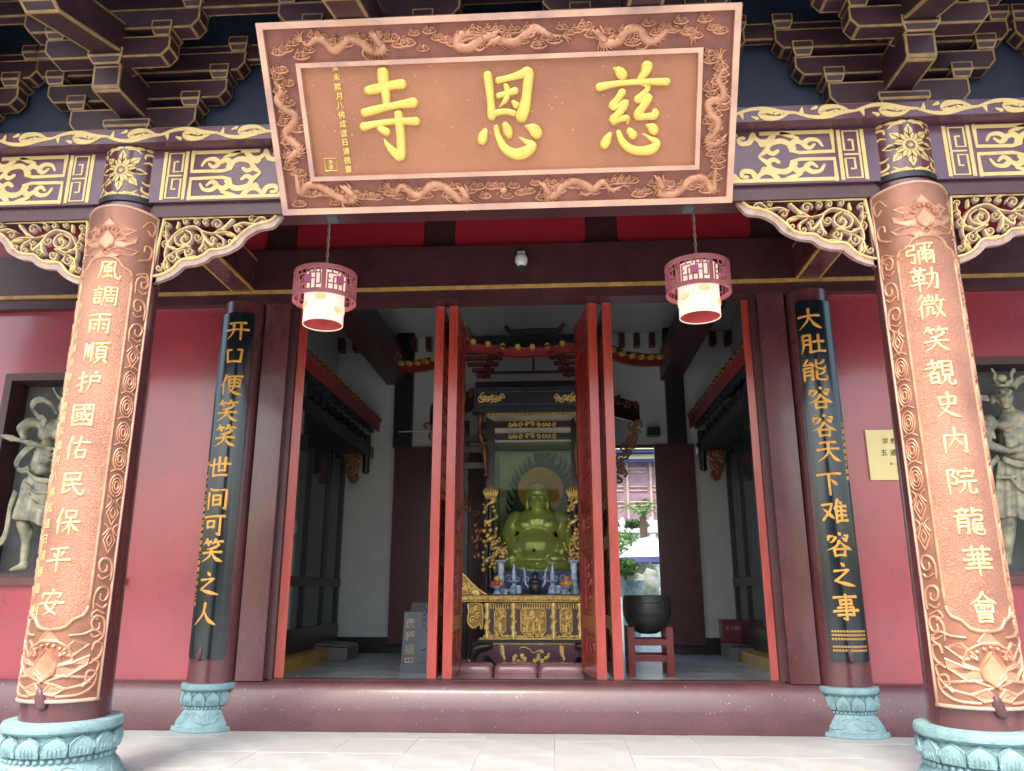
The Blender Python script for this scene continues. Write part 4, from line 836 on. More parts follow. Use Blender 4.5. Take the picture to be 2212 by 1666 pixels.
BIG = {'寺': [[(868, 682, 52), (930, 668, 66), (1060, 638, 58), (1132, 628, 66)], [(988, 540, 78), (992, 620, 76), (1008, 700, 62), (1012, 790, 50)], [(845, 845, 56), (930, 822, 56), (1060, 790, 48), (1215, 765, 68)],
              [(840, 948, 58), (950, 922, 44), (1080, 905, 44), (1235, 903, 56)], [(1100, 850, 62), (1108, 940, 64), (1116, 1060, 62), (1112, 1165, 64), (1062, 1130, 58), (1020, 1085, 40), (990, 1035, 12)], [(940, 945, 30), (985, 968, 56), (1015, 985, 56)]],
       '恩': [[(1758, 552, 60), (1768, 640, 58), (1778, 740, 52), (1785, 860, 62)], [(1830, 595, 44), (1920, 572, 40), (2000, 548, 56), (2058, 530, 70), (2052, 620, 66), (2040, 720, 66), (2022, 800, 80), (2000, 862, 84)], [(1800, 838, 46), (1880, 822, 40), (1950, 835, 44)],
              [(1832, 708, 38), (1890, 690, 36), (1962, 668, 50)], [(1890, 630, 36), (1905, 680, 44), (1885, 740, 36), (1842, 788, 14)], [(1940, 748, 30), (1965, 775, 52)],
              [(1738, 962, 36), (1722, 1000, 66), (1712, 1040, 66)], [(1815, 935, 38), (1832, 1010, 46), (1875, 1090, 60), (1950, 1135, 72), (2030, 1120, 78), (2085, 1070, 56), (2040, 1045, 36), (1982, 1010, 10)], [(1880, 915, 46), (1900, 960, 66), (1912, 1000, 48)], [(2030, 925, 24), (2090, 950, 76), (2120, 985, 74)]],
       '慈': [[(2690, 492, 26), (2725, 515, 66), (2752, 545, 70)], [(2932, 470, 78), (2915, 520, 60), (2870, 575, 34)], [(2575, 635, 56), (2700, 608, 42), (2880, 590, 40), (3080, 588, 52)],
              [(2748, 668, 56), (2712, 720, 48), (2672, 775, 54), (2720, 770, 40), (2770, 748, 56), (2740, 800, 50), (2672, 880, 58), (2730, 868, 40), (2780, 860, 44), (2782, 900, 20)],
              [(2895, 600, 30), (2940, 632, 34), (2900, 680, 40), (2850, 725, 44), (2900, 720, 40), (2945, 700, 52), (2900, 770, 56), (2855, 840, 58), (2920, 845, 44), (2985, 835, 56), (2985, 805, 46)],
              [(2655, 975, 30), (2630, 1020, 60), (2610, 1060, 62)], [(2715, 960, 34), (2740, 1030, 48), (2800, 1085, 58), (2880, 1100, 60), (2960, 1085, 66), (2998, 1040, 50), (2950, 1005, 30), (2895, 972, 10)], [(2795, 950, 46), (2825, 985, 60)], [(2925, 905, 26), (2965, 930, 66), (2985, 955, 56)]]}
sc_ = (Vector(C2(1700, 800))-Vector(C2(1600, 800))).length/100
for ch, st in BIG.items():
    b = MB()
    for s_ in st:
        L_ = [C2(p[0], p[1]) for p in s_]; b.stroke([(u, v) for u, v in L_], [p[2]*sc_*(1.18 if p[2] > 25 else 1) for p in s_], .05, MPs_, sm=5, prof=((-1, 0), (-.94, .6), (-.72, .9), (0, 1), (.72, .9), (.94, .6), (1, 0)))
    b.obj('character', 'chargold', t, smooth='all')
u0, v0 = C2(640, 515); u1, v1 = C2(730, 1260)
b = MB(); tx = '癸未臘月八佛成道日清德書'
for i, ch in enumerate(tx):
    f = i/(len(tx)-1); b = MB(); write(b, ch, u0+(u1-u0)*f*.9, v0+(v1-v0)*f, .066, MPs_, h=.02); b.obj('small_character', 'chargold', t)
u, v = C2(597, 1230); b = MB(); b.stroke([(u-.055, v-.055), (u+.055, v-.055), (u+.055, v+.055), (u-.055, v+.055), (u-.055, v-.055)], .014, .015, MPs_, sm=1); write(b, '清德', u, v+.022, .045, MPs_, .045, h=.014); b.obj('seal', 'chargold', t)
# dragons and clouds of the frame
def cloud(b, u, v, s):
    b.fill([(u+s*1.05*math.cos(q), v-.1*s+s*.62*math.sin(q)) for q in [i*math.pi/6 for i in range(12)]], .01, MPs_)
    b.stroke([(u-s, v-s*.2), (u-s*.6, v-s*.42), (u, v-s*.5), (u+s*.6, v-s*.42), (u+s, v-s*.2)], s*.36, .034, MPs_)
    b.stroke(spiral(u-s*.45, v, s*.36, 1.2, 3.6, -1), s*.24, .04, MPs_, sm=1); b.stroke(spiral(u+s*.4, v+s*.05, s*.33, 1.2, -.4, 1), s*.24, .04, MPs_, sm=1); b.stroke(spiral(u-.02, v+s*.35, s*.3, 1.1, 1.5, 1), s*.22, .042, MPs_, sm=1)
def dragon(pts, head, s=1.0):
    """pts from tail to neck in sign coordinates, head direction angle"""
    b = MB(); P = cat2(pts, 6); n = len(P); W = [.026+.066*math.sin(min(1, i/(n*.45))*math.pi/2)*(1 if i < n*.8 else 1-.35*(i-n*.8)/(n*.2)) for i in range(n)]
    b.stroke(P, [w_*s for w_ in W], .042, MPs_, sm=1)
    for i in range(3, n-2, 2):      # dorsal fins
        a, c = P[i], P[i+1]; d = math.atan2(c[1]-a[1], c[0]-a[0])+math.pi/2; w_ = W[i]*s*.5
        b.stroke([(a[0]+math.cos(d)*w_*.6, a[1]+math.sin(d)*w_*.6), (a[0]+math.cos(d+.5)*(w_+.022), a[1]+math.sin(d+.5)*(w_+.022))], [.02, .004], .03, MPs_, sm=1, rnd=False)
    x, y = P[0]
    d0 = math.atan2(P[0][1]-P[3][1], P[0][0]-P[3][0])
    for k in (-.7, -.35, 0, .35, .7): b.stroke([(x, y), (x+math.cos(d0+k)*.06, y+math.sin(d0+k)*.06), (x+math.cos(d0+k*1.6)*.11*s, y+math.sin(d0+k*1.6)*.11*s)], [.016, .018, .003], .026, MPs_)
    x, y = P[-1]; c, s_ = math.cos(head), math.sin(head)
    H = lambda p, q: (x+(p*c-q*s_)*s, y+(p*s_+q*c)*s)
    b.stroke([H(-.03, 0), H(.02, .012), H(.075, .01)], [.07*s, .085*s, .06*s], .055, MPs_); b.stroke([H(.04, .02), H(.1, .035), H(.12, .05)], [.05*s, .036*s, .02*s], .055, MPs_); b.stroke([H(.03, -.03), H(.09, -.035)], [.035*s, .02*s], .045, MPs_)
    b.stroke([H(.04, .05), H(.042, .05)], .028*s, .065, MPs_, sm=1)
    for k in (2.2, 2.6, 3.0, 3.4, 3.8): b.stroke([H(-.01, .02), H(.07*math.cos(k)-.03, .07*math.sin(k)+.02), H(.13*math.cos(k+.2)-.03, .12*math.sin(k+.2)+.03)], [.025*s, .02*s, .004], .04, MPs_)
    for k in (-1, 1): b.stroke([H(-.0, .035), H(-.05, .075+.012*k), H(-.1, .1+.02*k)], [.018*s, .014*s, .005], .055, MPs_)
    for f in (.35, .72):            # legs with claws
        i = int(n*f); a = P[i]; d = math.atan2(P[i+1][1]-a[1], P[i+1][0]-a[0]); sd = -1 if f > .5 else 1
        k1 = (a[0]+math.cos(d+sd*1.2)*.07*s, a[1]+math.sin(d+sd*1.2)*.07*s); k2 = (k1[0]+math.cos(d+sd*.2)*.06*s, k1[1]+math.sin(d+sd*.2)*.06*s)
        b.stroke([a, k1, k2], [.036*s, .03*s, .02*s], .036, MPs_)
        for q in (-.6, 0, .6): b.stroke([k2, (k2[0]+math.cos(d+q)*.03, k2[1]+math.sin(d+q)*.03)], [.014, .005], .03, MPs_, sm=1)
    return b.obj('dragon', 'copperhi', t, smooth='all')
G = lambda L_: [C2(*p) for p in L_]
dragon(G([(400, 330), (440, 355), (500, 310), (560, 320), (640, 390), (740, 300), (820, 320), (900, 385), (990, 380), (960, 320)]), 2.0, .95)
dragon(G([(1700, 290), (1640, 250), (1550, 270), (1540, 340), (1620, 360), (1700, 300), (1760, 280)]), .1, 1.0)
dragon(G([(2310, 260), (2220, 260), (2110, 200), (2030, 260), (1960, 310), (1880, 300), (1830, 290)]), 3.3, .9)
dragon(G([(3240, 235), (3100, 200), (3020, 265), (2940, 290), (2870, 200), (2780, 220), (2730, 290), (2640, 310), (2610, 270)]), 2.2, 1.0)
dragon(G([(190, 590), (200, 640), (240, 690), (205, 760), (260, 820), (340, 880), (310, 950), (265, 1010), (340, 1090), (380, 1130), (330, 1150)]), -2.6, .9)
dragon(G([(290, 1200), (340, 1300), (370, 1450), (420, 1390), (500, 1385), (580, 1430), (700, 1490), (770, 1480), (740, 1430)]), 2.2, .95)
dragon(G([(1030, 1400), (1070, 1430), (1120, 1380), (1200, 1440), (1260, 1440), (1340, 1370), (1420, 1380), (1500, 1440), (1560, 1480), (1590, 1440)]), 2.0, .95)
dragon(G([(2740, 1360), (2660, 1390), (2600, 1330), (2530, 1390), (2470, 1360), (2380, 1330), (2300, 1370), (2240, 1430), (2180, 1440), (2190, 1400)]), 2.0, .95)
dragon(G([(3440, 1150), (3420, 1280), (3410, 1390), (3350, 1310), (3260, 1300), (3190, 1360), (3110, 1420), (3010, 1410), (3030, 1350)]), 1.9, .95)
dragon(G([(3480, 420), (3500, 480), (3450, 560), (3490, 640), (3480, 700), (3380, 740), (3400, 820), (3450, 880), (3430, 950), (3370, 1020), (3440, 1040)]), .4, .9)
SEED = random.Random(3)
for (x0, x1, y0_, y1_, n_) in ((-SW+.12, SW-.12, SH-.27, SH-.1, 58), (-SW+.12, SW-.12, .1, .24, 58), (-SW+.1, -SW+.24, .3, SH-.35, 18), (SW-.24, SW-.1, .3, SH-.35, 18)):
    for k in range(n_):
        f = (k+.5)/n_; u = x0+(x1-x0)*(f if x1-x0 > 1 else SEED.random()); v = y0_+(y1_-y0_)*(SEED.random() if x1-x0 > 1 else f)
        b = MB(); cloud(b, u, v, SEED.uniform(.048, .074)); b.obj('cloud', 'copperhi', t, smooth='all')
u, v = C2(1866, 1405); b = MB(); b.stroke([(u, v), (u+.002, v)], .09, .04, MPs_, sm=1)
for k in range(9): a = k*.7; b.stroke([(u+.06*math.cos(a), v+.055*math.sin(a)), (u+.085*math.cos(a+.2), v+.08*math.sin(a+.2))], [.02, .004], .02, MPs_, sm=1)
b.obj('flaming_pearl', 'copperhi', t, smooth='all')
for px, py in ((717, 462), (1487, 437)):
    P = AY(px, py, -3.2); b = MB(); b.box(P.x-.05, P.x+.05, -3.2, -3.1, 5.02, 5.05); b.obj('fixing_clip', 'stele', t)
rebase(t)
# ------------------------------------------------------------------ openwork spandrels
def spandrel(x, sx, lab):
    t = thing('carved_spandrel', lab, 'carved bracket', (x, -2.95, 5.16), 'openwork spandrels beside the front columns')
    U = lambda px, py: ((px-150)/1820*1.27*sx, -(py-235)/925*.69)
    MPq = lambda u, v, h: (u, -.03-h, v)
    OUT = [(65, 1165), (300, 1120), (480, 1040), (590, 950), (620, 925), (800, 900), (930, 850), (1000, 790), (1200, 750), (1380, 650), (1480, 520), (1640, 430), (1820, 400), (1900, 330), (1970, 225)]
    IN = [(150, 1075), (300, 1035), (450, 960), (575, 830), (750, 820), (880, 770), (970, 700), (1120, 690), (1250, 640), (1380, 500), (1500, 400), (1640, 340), (1800, 300), (1890, 215)]
    po = [U(*p) for p in cat2(OUT, 2)]+[U(1970, 205), U(60, 205)]; 
    # frame: outer edging solid around an opening
    ip = [U(*p) for p in cat2(IN, 2)]+[U(1800, 265), U(300, 265), U(215, 1000)]
    OO = cat2(OUT, 4); II = cat2(IN, 4); m = min(len(OO), len(II)); b = MB()
    OO = [OO[int(i*(len(OO)-1)/(m-1))] for i in range(m)]; II = [II[int(i*(len(II)-1)/(m-1))] for i in range(m)]
    vs = []
    for a, c in zip(OO, II):
        for (p, h) in ((a, 0), (a, .05), (c, .05), (c, 0)): q = U(*p); vs.append((q[0], -.005-h, q[1]))
    b.add(vs, [(i*4+j, i*4+(j+1) % 4, (i+1)*4+(j+1) % 4, (i+1)*4+j) for i in range(m-1) for j in range(4)]+[(0, 1, 2, 3), ((m-1)*4+3, (m-1)*4+2, (m-1)*4+1, (m-1)*4)])
    b.obj('scalloped_edge', 'mauve', t, smooth=True)
    b = MB(); q0, q1 = U(60, 205), U(240, 1100); b.box(min(q0[0], q1[0])-.0, max(q0[0], q1[0]), -.055, -.004, q1[1]-.05, q0[1]+.02); b.obj('side_board', 'maroon', t)
    b = MB(); fl = [U(*p) for p in [(165, 1062)]+IN[1:]+[(250, 240), (165, 1062)]]
    b.stroke([U(*p) for p in cat2([(150, 1060)]+IN[1:], 3)], .024, .03, lambda u, v, h: (u, -.05-h, v), sm=1, rnd=False)
    b.stroke([U(160, 1060), U(210, 640), U(255, 235)], .028, .03, lambda u, v, h: (u, -.05-h, v), sm=1); b.stroke([U(240, 228), U(1000, 222), U(1890, 215)], .03, .03, lambda u, v, h: (u, -.05-h, v), sm=1); b.obj('gold_edging', 'paleyellow', t, smooth='all')
    b = MB(); b2 = MB(); MPz = lambda u, v, h: (u, -.072-h, v)
    def sp(px, py, r, tn, a0, sg, w_=.026):
        b2.stroke([U(px+p, py+q) for p, q in spiral(0, 0, r, tn, a0, sg)], w_*.3, .012, MPz, sm=1)
        b.stroke([U(px+p, py+q) for p, q in spiral(0, 0, r, tn, a0, sg)], [w_*(.7+.5*i/14) for i in range(15)], .045, MPq, sm=1)
    def ln(L_, W_):
        b.stroke([U(*p) for p in L_], [q*.85 for q in W_], .045, MPq); b2.stroke([U(*p) for p in L_], [q*.3 for q in W_], .012, MPz)
    ln([(400, 900), (330, 760), (380, 560), (500, 420), (700, 360), (850, 440), (1000, 470)], [.03, .04, .045, .045, .045, .04, .02])
    ln([(600, 650), (480, 600), (460, 500), (560, 430)], [.03, .045, .04, .03]); sp(600, 540, 120, 1.2, -1.6, 1, .045)
    ln([(620, 640), (500, 690), (380, 640), (320, 500), (300, 330)], [.05, .04, .04, .035, .02])
    ln([(820, 440), (900, 560), (1000, 640), (1020, 560)], [.04, .07, .06, .03]); ln([(880, 520), (860, 640), (820, 700)], [.05, .06, .05])
    ln([(1000, 470), (1150, 380), (1250, 280)], [.03, .045, .06]); ln([(1000, 470), (1200, 460), (1320, 520), (1280, 600)], [.03, .035, .04, .04]); ln([(1040, 490), (1150, 560), (1160, 640)], [.03, .04, .04])
    ln([(1280, 380), (1400, 330), (1600, 350), (1700, 300)], [.03, .035, .035, .02]); ln([(1560, 340), (1640, 260), (1720, 270), (1740, 310)], [.02, .03, .03, .02])
    ln([(380, 1000), (330, 900), (380, 780), (520, 700)], [.02, .04, .035, .02]); ln([(420, 980), (360, 930), (340, 860)], [.03, .03, .02])
    ln([(620, 700), (650, 800), (780, 790)], [.03, .035, .03]); ln([(540, 820), (500, 740), (600, 690)], [.03, .03, .02])
    for q in ((1040, 340, 80, 1.2, 3.1, 1), (1350, 420, 65, 1.1, -.5, -1), (1110, 640, 60, 1.2, -1, 1), (1260, 590, 55, 1.1, -.5, 1), (780, 520, 65, 1.2, 0, 1), (680, 720, 70, 1.2, 3.1, -1), (440, 800, 75, 1.2, -.5, 1), (270, 940, 60, 1.2, -1, 1), (330, 600, 60, 1.1, 2, 1), (300, 480, 55, 1.1, 3.5, 1), (320, 340, 50, 1, 3.1, 1), (580, 290, 50, 1.1, -1, -1), (740, 300, 50, 1.1, -1, -1), (870, 310, 50, 1.1, -1, -1), (1530, 280, 45, 1, -1, -1), (900, 680, 55, 1, 2, 1), (1000, 540, 45, 1.1, 0, 1)): sp(*q)
    b.obj('carved_scrolls', 'mauve', t, smooth='all')
    b = b2
    for L_ in ([(470, 290), (460, 380)], [(330, 640), (450, 660)], [(370, 880), (390, 940)], [(1210, 320), (1120, 420)], [(520, 560), (600, 470), (640, 500)], [(560, 620), (660, 640)], [(1180, 480), (1290, 500)]): b.stroke([U(*p) for p in L_], [.02, .03] if len(L_) == 2 else [.01, .016, .012], .055, MPq, sm=1)
    b.obj('gold_leaves', 'paleyellow', t, smooth='all')
    for ch in t.children: ch['kept'] = 1
spandrel(-3.47, 1, 'openwork carved spandrel right of the left front column'); spandrel(-4.11, -1, 'openwork carved spandrel left of the left front column')
spandrel(4.11, 1, 'openwork carved spandrel right of the right front column'); spandrel(3.47, -1, 'openwork carved spandrel left of the right front column')
# tie beams from front to rear columns
for sx in (-1, 1):
    t = thing('cross_beam', f'maroon beam with gold edges linking the {"left" if sx<0 else "right"} front and door columns', 'beam', (sx*3.78, -1.4, 5.55)); b = MB(); b.box(sx*3.78-.16, sx*3.78+.16, -2.98, -.1, 5.53, 6.0); trimmed(b, .03).obj('beam_body', ['maroon', 'goldline'], t); rebase(t)
# ------------------------------------------------------------------ lanterns, bulb, plaque
def lantern(x, lab):
    y = -1.45; t = thing('hanging_lantern', lab, 'lantern', (x, y, 4.5), 'pink lanterns hanging before the doorway'); Rr = .358; z0, z1 = 4.84, 5.2
    MPl = lambda u, v, h: (x+(Rr+h-.005)*math.sin(u), y-(Rr+h-.005)*math.cos(u), z0+v)
    b = MB(); 
    for za, zb in ((0, .05), (.3, .35)):
        b.lathe([(Rr-.012, z0+za), (Rr+.008, z0+za), (Rr+.008, z0+zb), (Rr-.012, z0+zb), (Rr-.012, z0+za)], 48, (x, y, 0))
    def bar(u0, v0, u1, v1, w_=.018):
        n_ = max(1, int(abs(u1-u0)/.1)); 
        P = [(u0+(u1-u0)*i/n_, v0+(v1-v0)*i/n_) for i in range(n_+1)]; vs = []
        for i, (u, v) in enumerate(P):
            hv = w_/2 if abs(u1-u0) > 1e-6 else 0; hu = w_/2/Rr if abs(u1-u0) < 1e-6 else 0
            vs += [MPl(u-hu, v-hv, .0), MPl(u+hu, v+hv, .0), MPl(u+hu, v+hv, .012), MPl(u-hu, v-hv, .012)]
        if abs(u1-u0) < 1e-6: b.box(0, 0, 0, 0, 0, 0)
        b.add(vs, [(i*4+j, i*4+(j+1) % 4, (i+1)*4+(j+1) % 4, (i+1)*4+j) for i in range(n_) for j in range(4)])
    for k in range(6):
        a = k*math.pi/3+.25; w_ = math.pi/3
        b.stroke([(a, .04), (a, .31)], .05/Rr*1.0, .012, MPl, sm=1, rnd=False)
        for (p, q, r_, s_) in ((.12, .05, .12, .24), (.12, .24, .4, .24), (.25, .3, .25, .24), (.12, .12, .3, .12), (.3, .05, .3, .2), (.3, .2, .45, .2), (.45, .05, .45, .12), (.3, .12, .6, .12), (.6, .05, .6, .17), (.6, .17, .75, .17), (.75, .05, .75, .3), (.75, .1, .9, .1), (.9, .1, .9, .24), (.55, .24, .9, .24), (.55, .2, .55, .3), (.68, .24, .68, .3), (.12, .17, .2, .17), (.45, .3, .45, .24), (.88, .3, .88, .24)):
            u0, u1 = a+p*w_, a+r_*w_
            if abs(p-r_) < 1e-6: b.stroke([(u0, q), (u0, s_)], .018/Rr, .012, lambda u, v, h: MPl(u, v, h), sm=1, rnd=False)
            else: b.stroke([(u0+(u1-u0)*i/4, q+(s_-q)*i/4) for i in range(5)], .018, .012, MPl, sm=1, rnd=False)
    b.obj('fretwork_ring', 'pinkmetal', t, smooth=True)
    for k in range(6):
        a = k*math.pi/3+.25+math.pi/6; b = MB(); b.add([MPl(a+u/Rr, .175+v, .014) for u, v in ((-.045, -.045), (.045, -.045), (.045, .045), (-.045, .045))]+[MPl(a+u/Rr, .175+v, .0) for u, v in ((-.045, -.045), (.045, -.045), (.045, .045), (-.045, .045))], [(0, 1, 2, 3), (0, 4, 5, 1), (1, 5, 6, 2), (2, 6, 7, 3), (3, 7, 4, 0), (7, 6, 5, 4)]); b.obj('pink_tile', 'pinktile', t)
    b = MB(); r = .23; b.lathe([(r, 4.565), (r, 5.17), (r-.008, 5.17), (r-.008, 4.565), (r, 4.565)], 40, (x, y, 0)); o = b.obj('inner_shade', 'lampwhite', t, smooth=True)
    b = MB(); b.lathe([(r-.0085, 4.575), (r-.0085, 5.0)], 40, (x, y, 0)); b.lathe([(r-.01, 5.0), (.01, 5.0)], 40, (x, y, 0)); b.obj('shade_lining', 'lampinner', o, smooth=True)
    MPi = lambda u, v, h: (x+(r+h)*math.sin(u), y-(r+h)*math.cos(u), 4.565+v)
    for u, v, s_ in ((.1, .27, .07), (-.9, .2, .07), (1.05, .14, .07), (-.2, .1, .0), (2, .2, .08), (3.1, .3, .09), (-2, .2, .08)):
        b = MB()
        if s_: b.fill([(u+s_/r*math.cos(q)*.9, v+s_*.6*math.sin(q)) for q in [i*math.pi/8 for i in range(16)]], .009, MPi); b.obj('painted_spot', 'goldspot', o)
    b = MB(); P = [(x, y, 5.31)]; zz = 5.31
    pts1 = [(x+.012*math.sin(k*.9), y+.012*math.cos(k*.9), 5.2+k*.03) for k in range(79)]; pts2 = [(x-.012*math.sin(k*.9), y-.012*math.cos(k*.9), 5.2+k*.03) for k in range(79)]
    b.tube(pts1, .008, 5); b.tube(pts2, .008, 5); b.obj('twisted_cord', 'rope', t, smooth='all')
    b = MB()
    for k in range(3): a = k*2.1; b.tube([(x, y, 5.22), (x+Rr*math.cos(a), y+Rr*math.sin(a), 5.17)], .006, 5)
    b.obj('spoke', 'pinkmetal', t); rebase(t)
lantern(-2.23, 'left pink fretwork lantern with a glowing white inner shade'); lantern(2.1, 'right pink fretwork lantern with a glowing white inner shade')
t = thing('light_bulb', 'white globe bulb on the dark beam between the lanterns', 'bulb', (.09, -.2, 6.0)); P = AY(1126, 565, -.27)
b = MB(); b.ball((P.x, -.27, P.z+.02), (.085, .085, .1), 20); b.obj('globe', 'bulbwhite', t, smooth='all')
b = MB(); b.lathe([(.05, -.16), (.055, -.1), (.03, -.08), (.03, 0)], 16, (P.x, -.27, P.z+.02)); b.obj('collar', 'pewter', t, smooth=True); b = MB(); b.box(P.x-.05, P.x+.05, -.27, -.161, P.z+.1, P.z+.15); b.obj('mount', 'bulbwhite', t); rebase(t)
t = thing('notice_plate', 'pale gold notice plate half hidden by the right front column', 'plaque', (4.7, 0, 2.9)); b = MB(); b.box(4.33, 5.15, -.03, 0, 2.9, 3.53); b.obj('plate', 'plaque', t)
MPn = lambda u, v, h: (u, -.03-h, v)
for (s_, u, v, sz, st) in (('宗教活动场所', 4.56, 3.39, .075, .1), ('五通桥慈恩寺', 4.53, 3.24, .085, .11), ('第一〇二号', 4.6, 3.1, .03, .035), ('国家宗教事务局', 4.68, 3.0, .04, .05)):
    writes(t, 'letter', 'ink', s_, u, v, sz, MPn, st, vert=False, h=.003)
rebase(t)
# ------------------------------------------------------------------ guardian figures in the niches
def fig(sx, lab):
    left = sx < 0
    y0 = .02
    if left:
        Q = lambda cx, cy, d=0: tuple(AY((cx/2.031)*.5422, (1500+cy/2.031)*.5422, y0-d)); k = .00163
    else:
        Q = lambda cx, cy, d=0: tuple(AY((3820+cx/1.85)*.5422, (1420+cy/1.85)*.5422, y0-d)); k = .00176
    P0 = Q(300, 1560) if left else Q(350, 1520)
    t = thing('guardian_statue', lab, 'statue', (P0[0], .1, 1.8))
    B = []
    def ball(cx, cy, rx, rz, d=0, ry=None): B.append(('b', Q(cx, cy, d), (rx*k, (ry or rx)*k*.8, rz*k)))
    def limb(pts, r): B.append(('l', [Q(*p) for p in pts], [q*k for q in r]))
    if left:
        ball(415, 430, 100, 90, -.02); ball(360, 460, 55, 60, .06); ball(465, 460, 50, 58, .06); ball(350, 730, 105, 80, -.02); ball(335, 750, 80, 65, .05)
        for i in range(3):
            for j in (0, 1): ball(325+j*68-i*4, 580+i*48, 30, 22, .085)
        for i in range(3): ball(455-i*6, 585+i*48, 26, 22, .06); ball(285-i*2, 610+i*35, 18, 16, .04)
        limb([(375, 600, -.02), (350, 700, -.02)], [80, 90])
        limb([(310, 385, .0), (240, 375, .06), (180, 420, .09)], [48, 44]); limb([(180, 420, .09), (200, 500, .12)], [42, 30]); ball(195, 515, 34, 26, .15)
        limb([(500, 390, 0), (580, 350, .04), (620, 250, .04)], [48, 40]); limb([(620, 250, .04), (600, 130, .04)], [36, 24]); ball(600, 110, 30, 30, .06)
        ball(520, 270, 58, 72, .04); limb([(500, 350, .0), (515, 310, .0)], [40, 36]); ball(515, 205, 34, 26, .02)
        limb([(260, 880, 0), (200, 1080, .04), (190, 1200, .05)], [80, 44]); limb([(190, 1200, .05), (215, 1320, .03), (195, 1500, .03)], [52, 30]); ball(225, 1270, 44, 70, .02); limb([(200, 1530, .03), (90, 1565, .1)], [34, 16])
        limb([(430, 900, 0), (470, 1100, .02), (470, 1220, .02)], [80, 44]); limb([(470, 1220, .02), (460, 1500, .02)], [50, 30]); limb([(460, 1535, .03), (560, 1565, .08)], [34, 16])
    else:
        ball(410, 480, 120, 85, -.02); ball(335, 505, 65, 42, .06); ball(480, 480, 62, 42, .06); ball(425, 730, 110, 75, -.01)
        for i in range(3):
            for j in range(3): ball(350+j*50+i*8, 580+i*38-j*12, 25, 20, .085)
        limb([(400, 580, -.02), (420, 700, -.02)], [95, 95])
        limb([(215, 480, .03), (205, 570, .05), (190, 640, .07)], [52, 36]); ball(205, 560, 44, 50, .06); limb([(190, 645, .08), (280, 675, .12), (360, 700, .14)], [38, 24])
        limb([(360, 700, .14), (430, 690, .16)], [26, 18])
        for f in range(4): limb([(420, 680+f*9, .15), (470+f*3, 650+f*14, .17)], [8, 6])
        limb([(560, 450, .02), (640, 560, .05), (600, 680, .1)], [50, 34])
        ball(335, 300, 62, 74, .04); limb([(360, 400, .0), (345, 360, .0)], [46, 40])
        ball(345, 290, 44, 30, .10); ball(350, 300, 14, 26, .17); ball(350, 345, 36, 16, .12); ball(245, 320, 18, 42, -.0)
        ball(320, 255, 22, 10, .14); ball(380, 255, 20, 10, .14); ball(320, 315, 20, 14, .13); ball(385, 315, 18, 14, .13); ball(350, 372, 28, 14, .1)
        limb([(340, 1000, 0), (350, 1180, .03), (355, 1300, .03)], [80, 50]); limb([(355, 1300, .03), (350, 1480, .02)], [54, 32]); ball(340, 1280, 45, 60, .02); limb([(350, 1510, .03), (330, 1535, .12)], [34, 22])
        limb([(500, 1000, 0), (560, 1150, .05), (600, 1260, .05)], [80, 50]); limb([(600, 1260, .05), (620, 1500, .03)], [50, 30]); limb([(620, 1520, .03), (680, 1540, .1)], [32, 18])
    blobs('body', B, 'bronze', t, .019, 1)
    def cloth(n_, outs, mt='bronze', th=.03):
        pass
    b = MB()
    # skirt: pleated sheet swept round the hips
    if left: rows = [((245, 760), (480, 860)), ((220, 850), (500, 960)), ((160, 960), (510, 1080)), ((110, 1080), (520, 1180)), ((95, 1150), (525, 1230))]
    else: rows = [((290, 750), (560, 760)), ((275, 860), (590, 880)), ((270, 1000), (620, 1020)), ((262, 1120), (650, 1140)), ((280, 1185), (660, 1200))]
    n_ = 44; vs = []
    for r_, (a, c) in enumerate(rows):
        for i in range(n_+1):
            f = i/n_; ph = f*n_*.62+r_*.25; am = .006+.014*r_/4
            sag = 28*math.sin(f*math.pi)*(1 if r_ < 2 else .3)
            d = .11+.05*math.sin(f*math.pi)+am*math.sin(ph)+r_*.006
            vs.append(Q(a[0]+(c[0]-a[0])*f, a[1]+(c[1]-a[1])*f+sag+am*600*math.sin(ph*.5), d))
    fs = [(r_*(n_+1)+i, r_*(n_+1)+i+1, (r_+1)*(n_+1)+i+1, (r_+1)*(n_+1)+i) for r_ in range(4) for i in range(n_)]; b.add(vs, fs)
    o = b.obj('skirt', 'bronze', t, smooth='all'); md = o.modifiers.new('s', 'SOLIDIFY'); md.thickness = .03; md.offset = 0; md = o.modifiers.new('u', 'SUBSURF'); md.levels = 1; md.render_levels = 1
    def band(pts, w_, nm='scarf', d=.1):
        b_ = MB()
        for off in (-.33, 0, .33):
            b_.tube([Q(p[0]+off*w_*.5, p[1]+off*w_*.8, (p[2] if len(p) > 2 else d)) for p in cat3([(q[0], q[1], q[2] if len(q) > 2 else d) for q in pts], 5)], w_*k*.30, 7)
        b_.obj('scarf', 'bronze', t, smooth='all')
    if left:
        band([(500, 185, .02), (470, 160, .02), (440, 100, .0)], 34); band([(455, 290), (420, 230), (350, 190), (285, 205), (265, 260), (320, 330), (365, 340), (340, 410)], 48)
        band([(300, 540), (220, 590), (150, 670), (135, 730), (180, 765), (240, 740)], 44); band([(225, 770, .15), (290, 830, .18), (420, 850, .18)], 40); band([(200, 860, .16), (280, 930, .19), (400, 940, .19)], 30)
        band([(130, 930), (90, 1040), (70, 1150), (50, 1260), (10, 1340), (-40, 1360)], 40); band([(240, 960, .17), (290, 1040, .19), (400, 1060, .19)], 30)
    else:
        band([(110, 290, .0), (160, 305, .02), (215, 310, .02)], 44); band([(400, 230, .04), (440, 180, .04), (520, 150, .02)], 50); band([(240, 95, .06), (265, 130, .06), (262, 180, .08), (300, 205, .1)], 26); band([(410, 95, .06), (385, 130, .06), (388, 180, .08), (345, 205, .1)], 26)
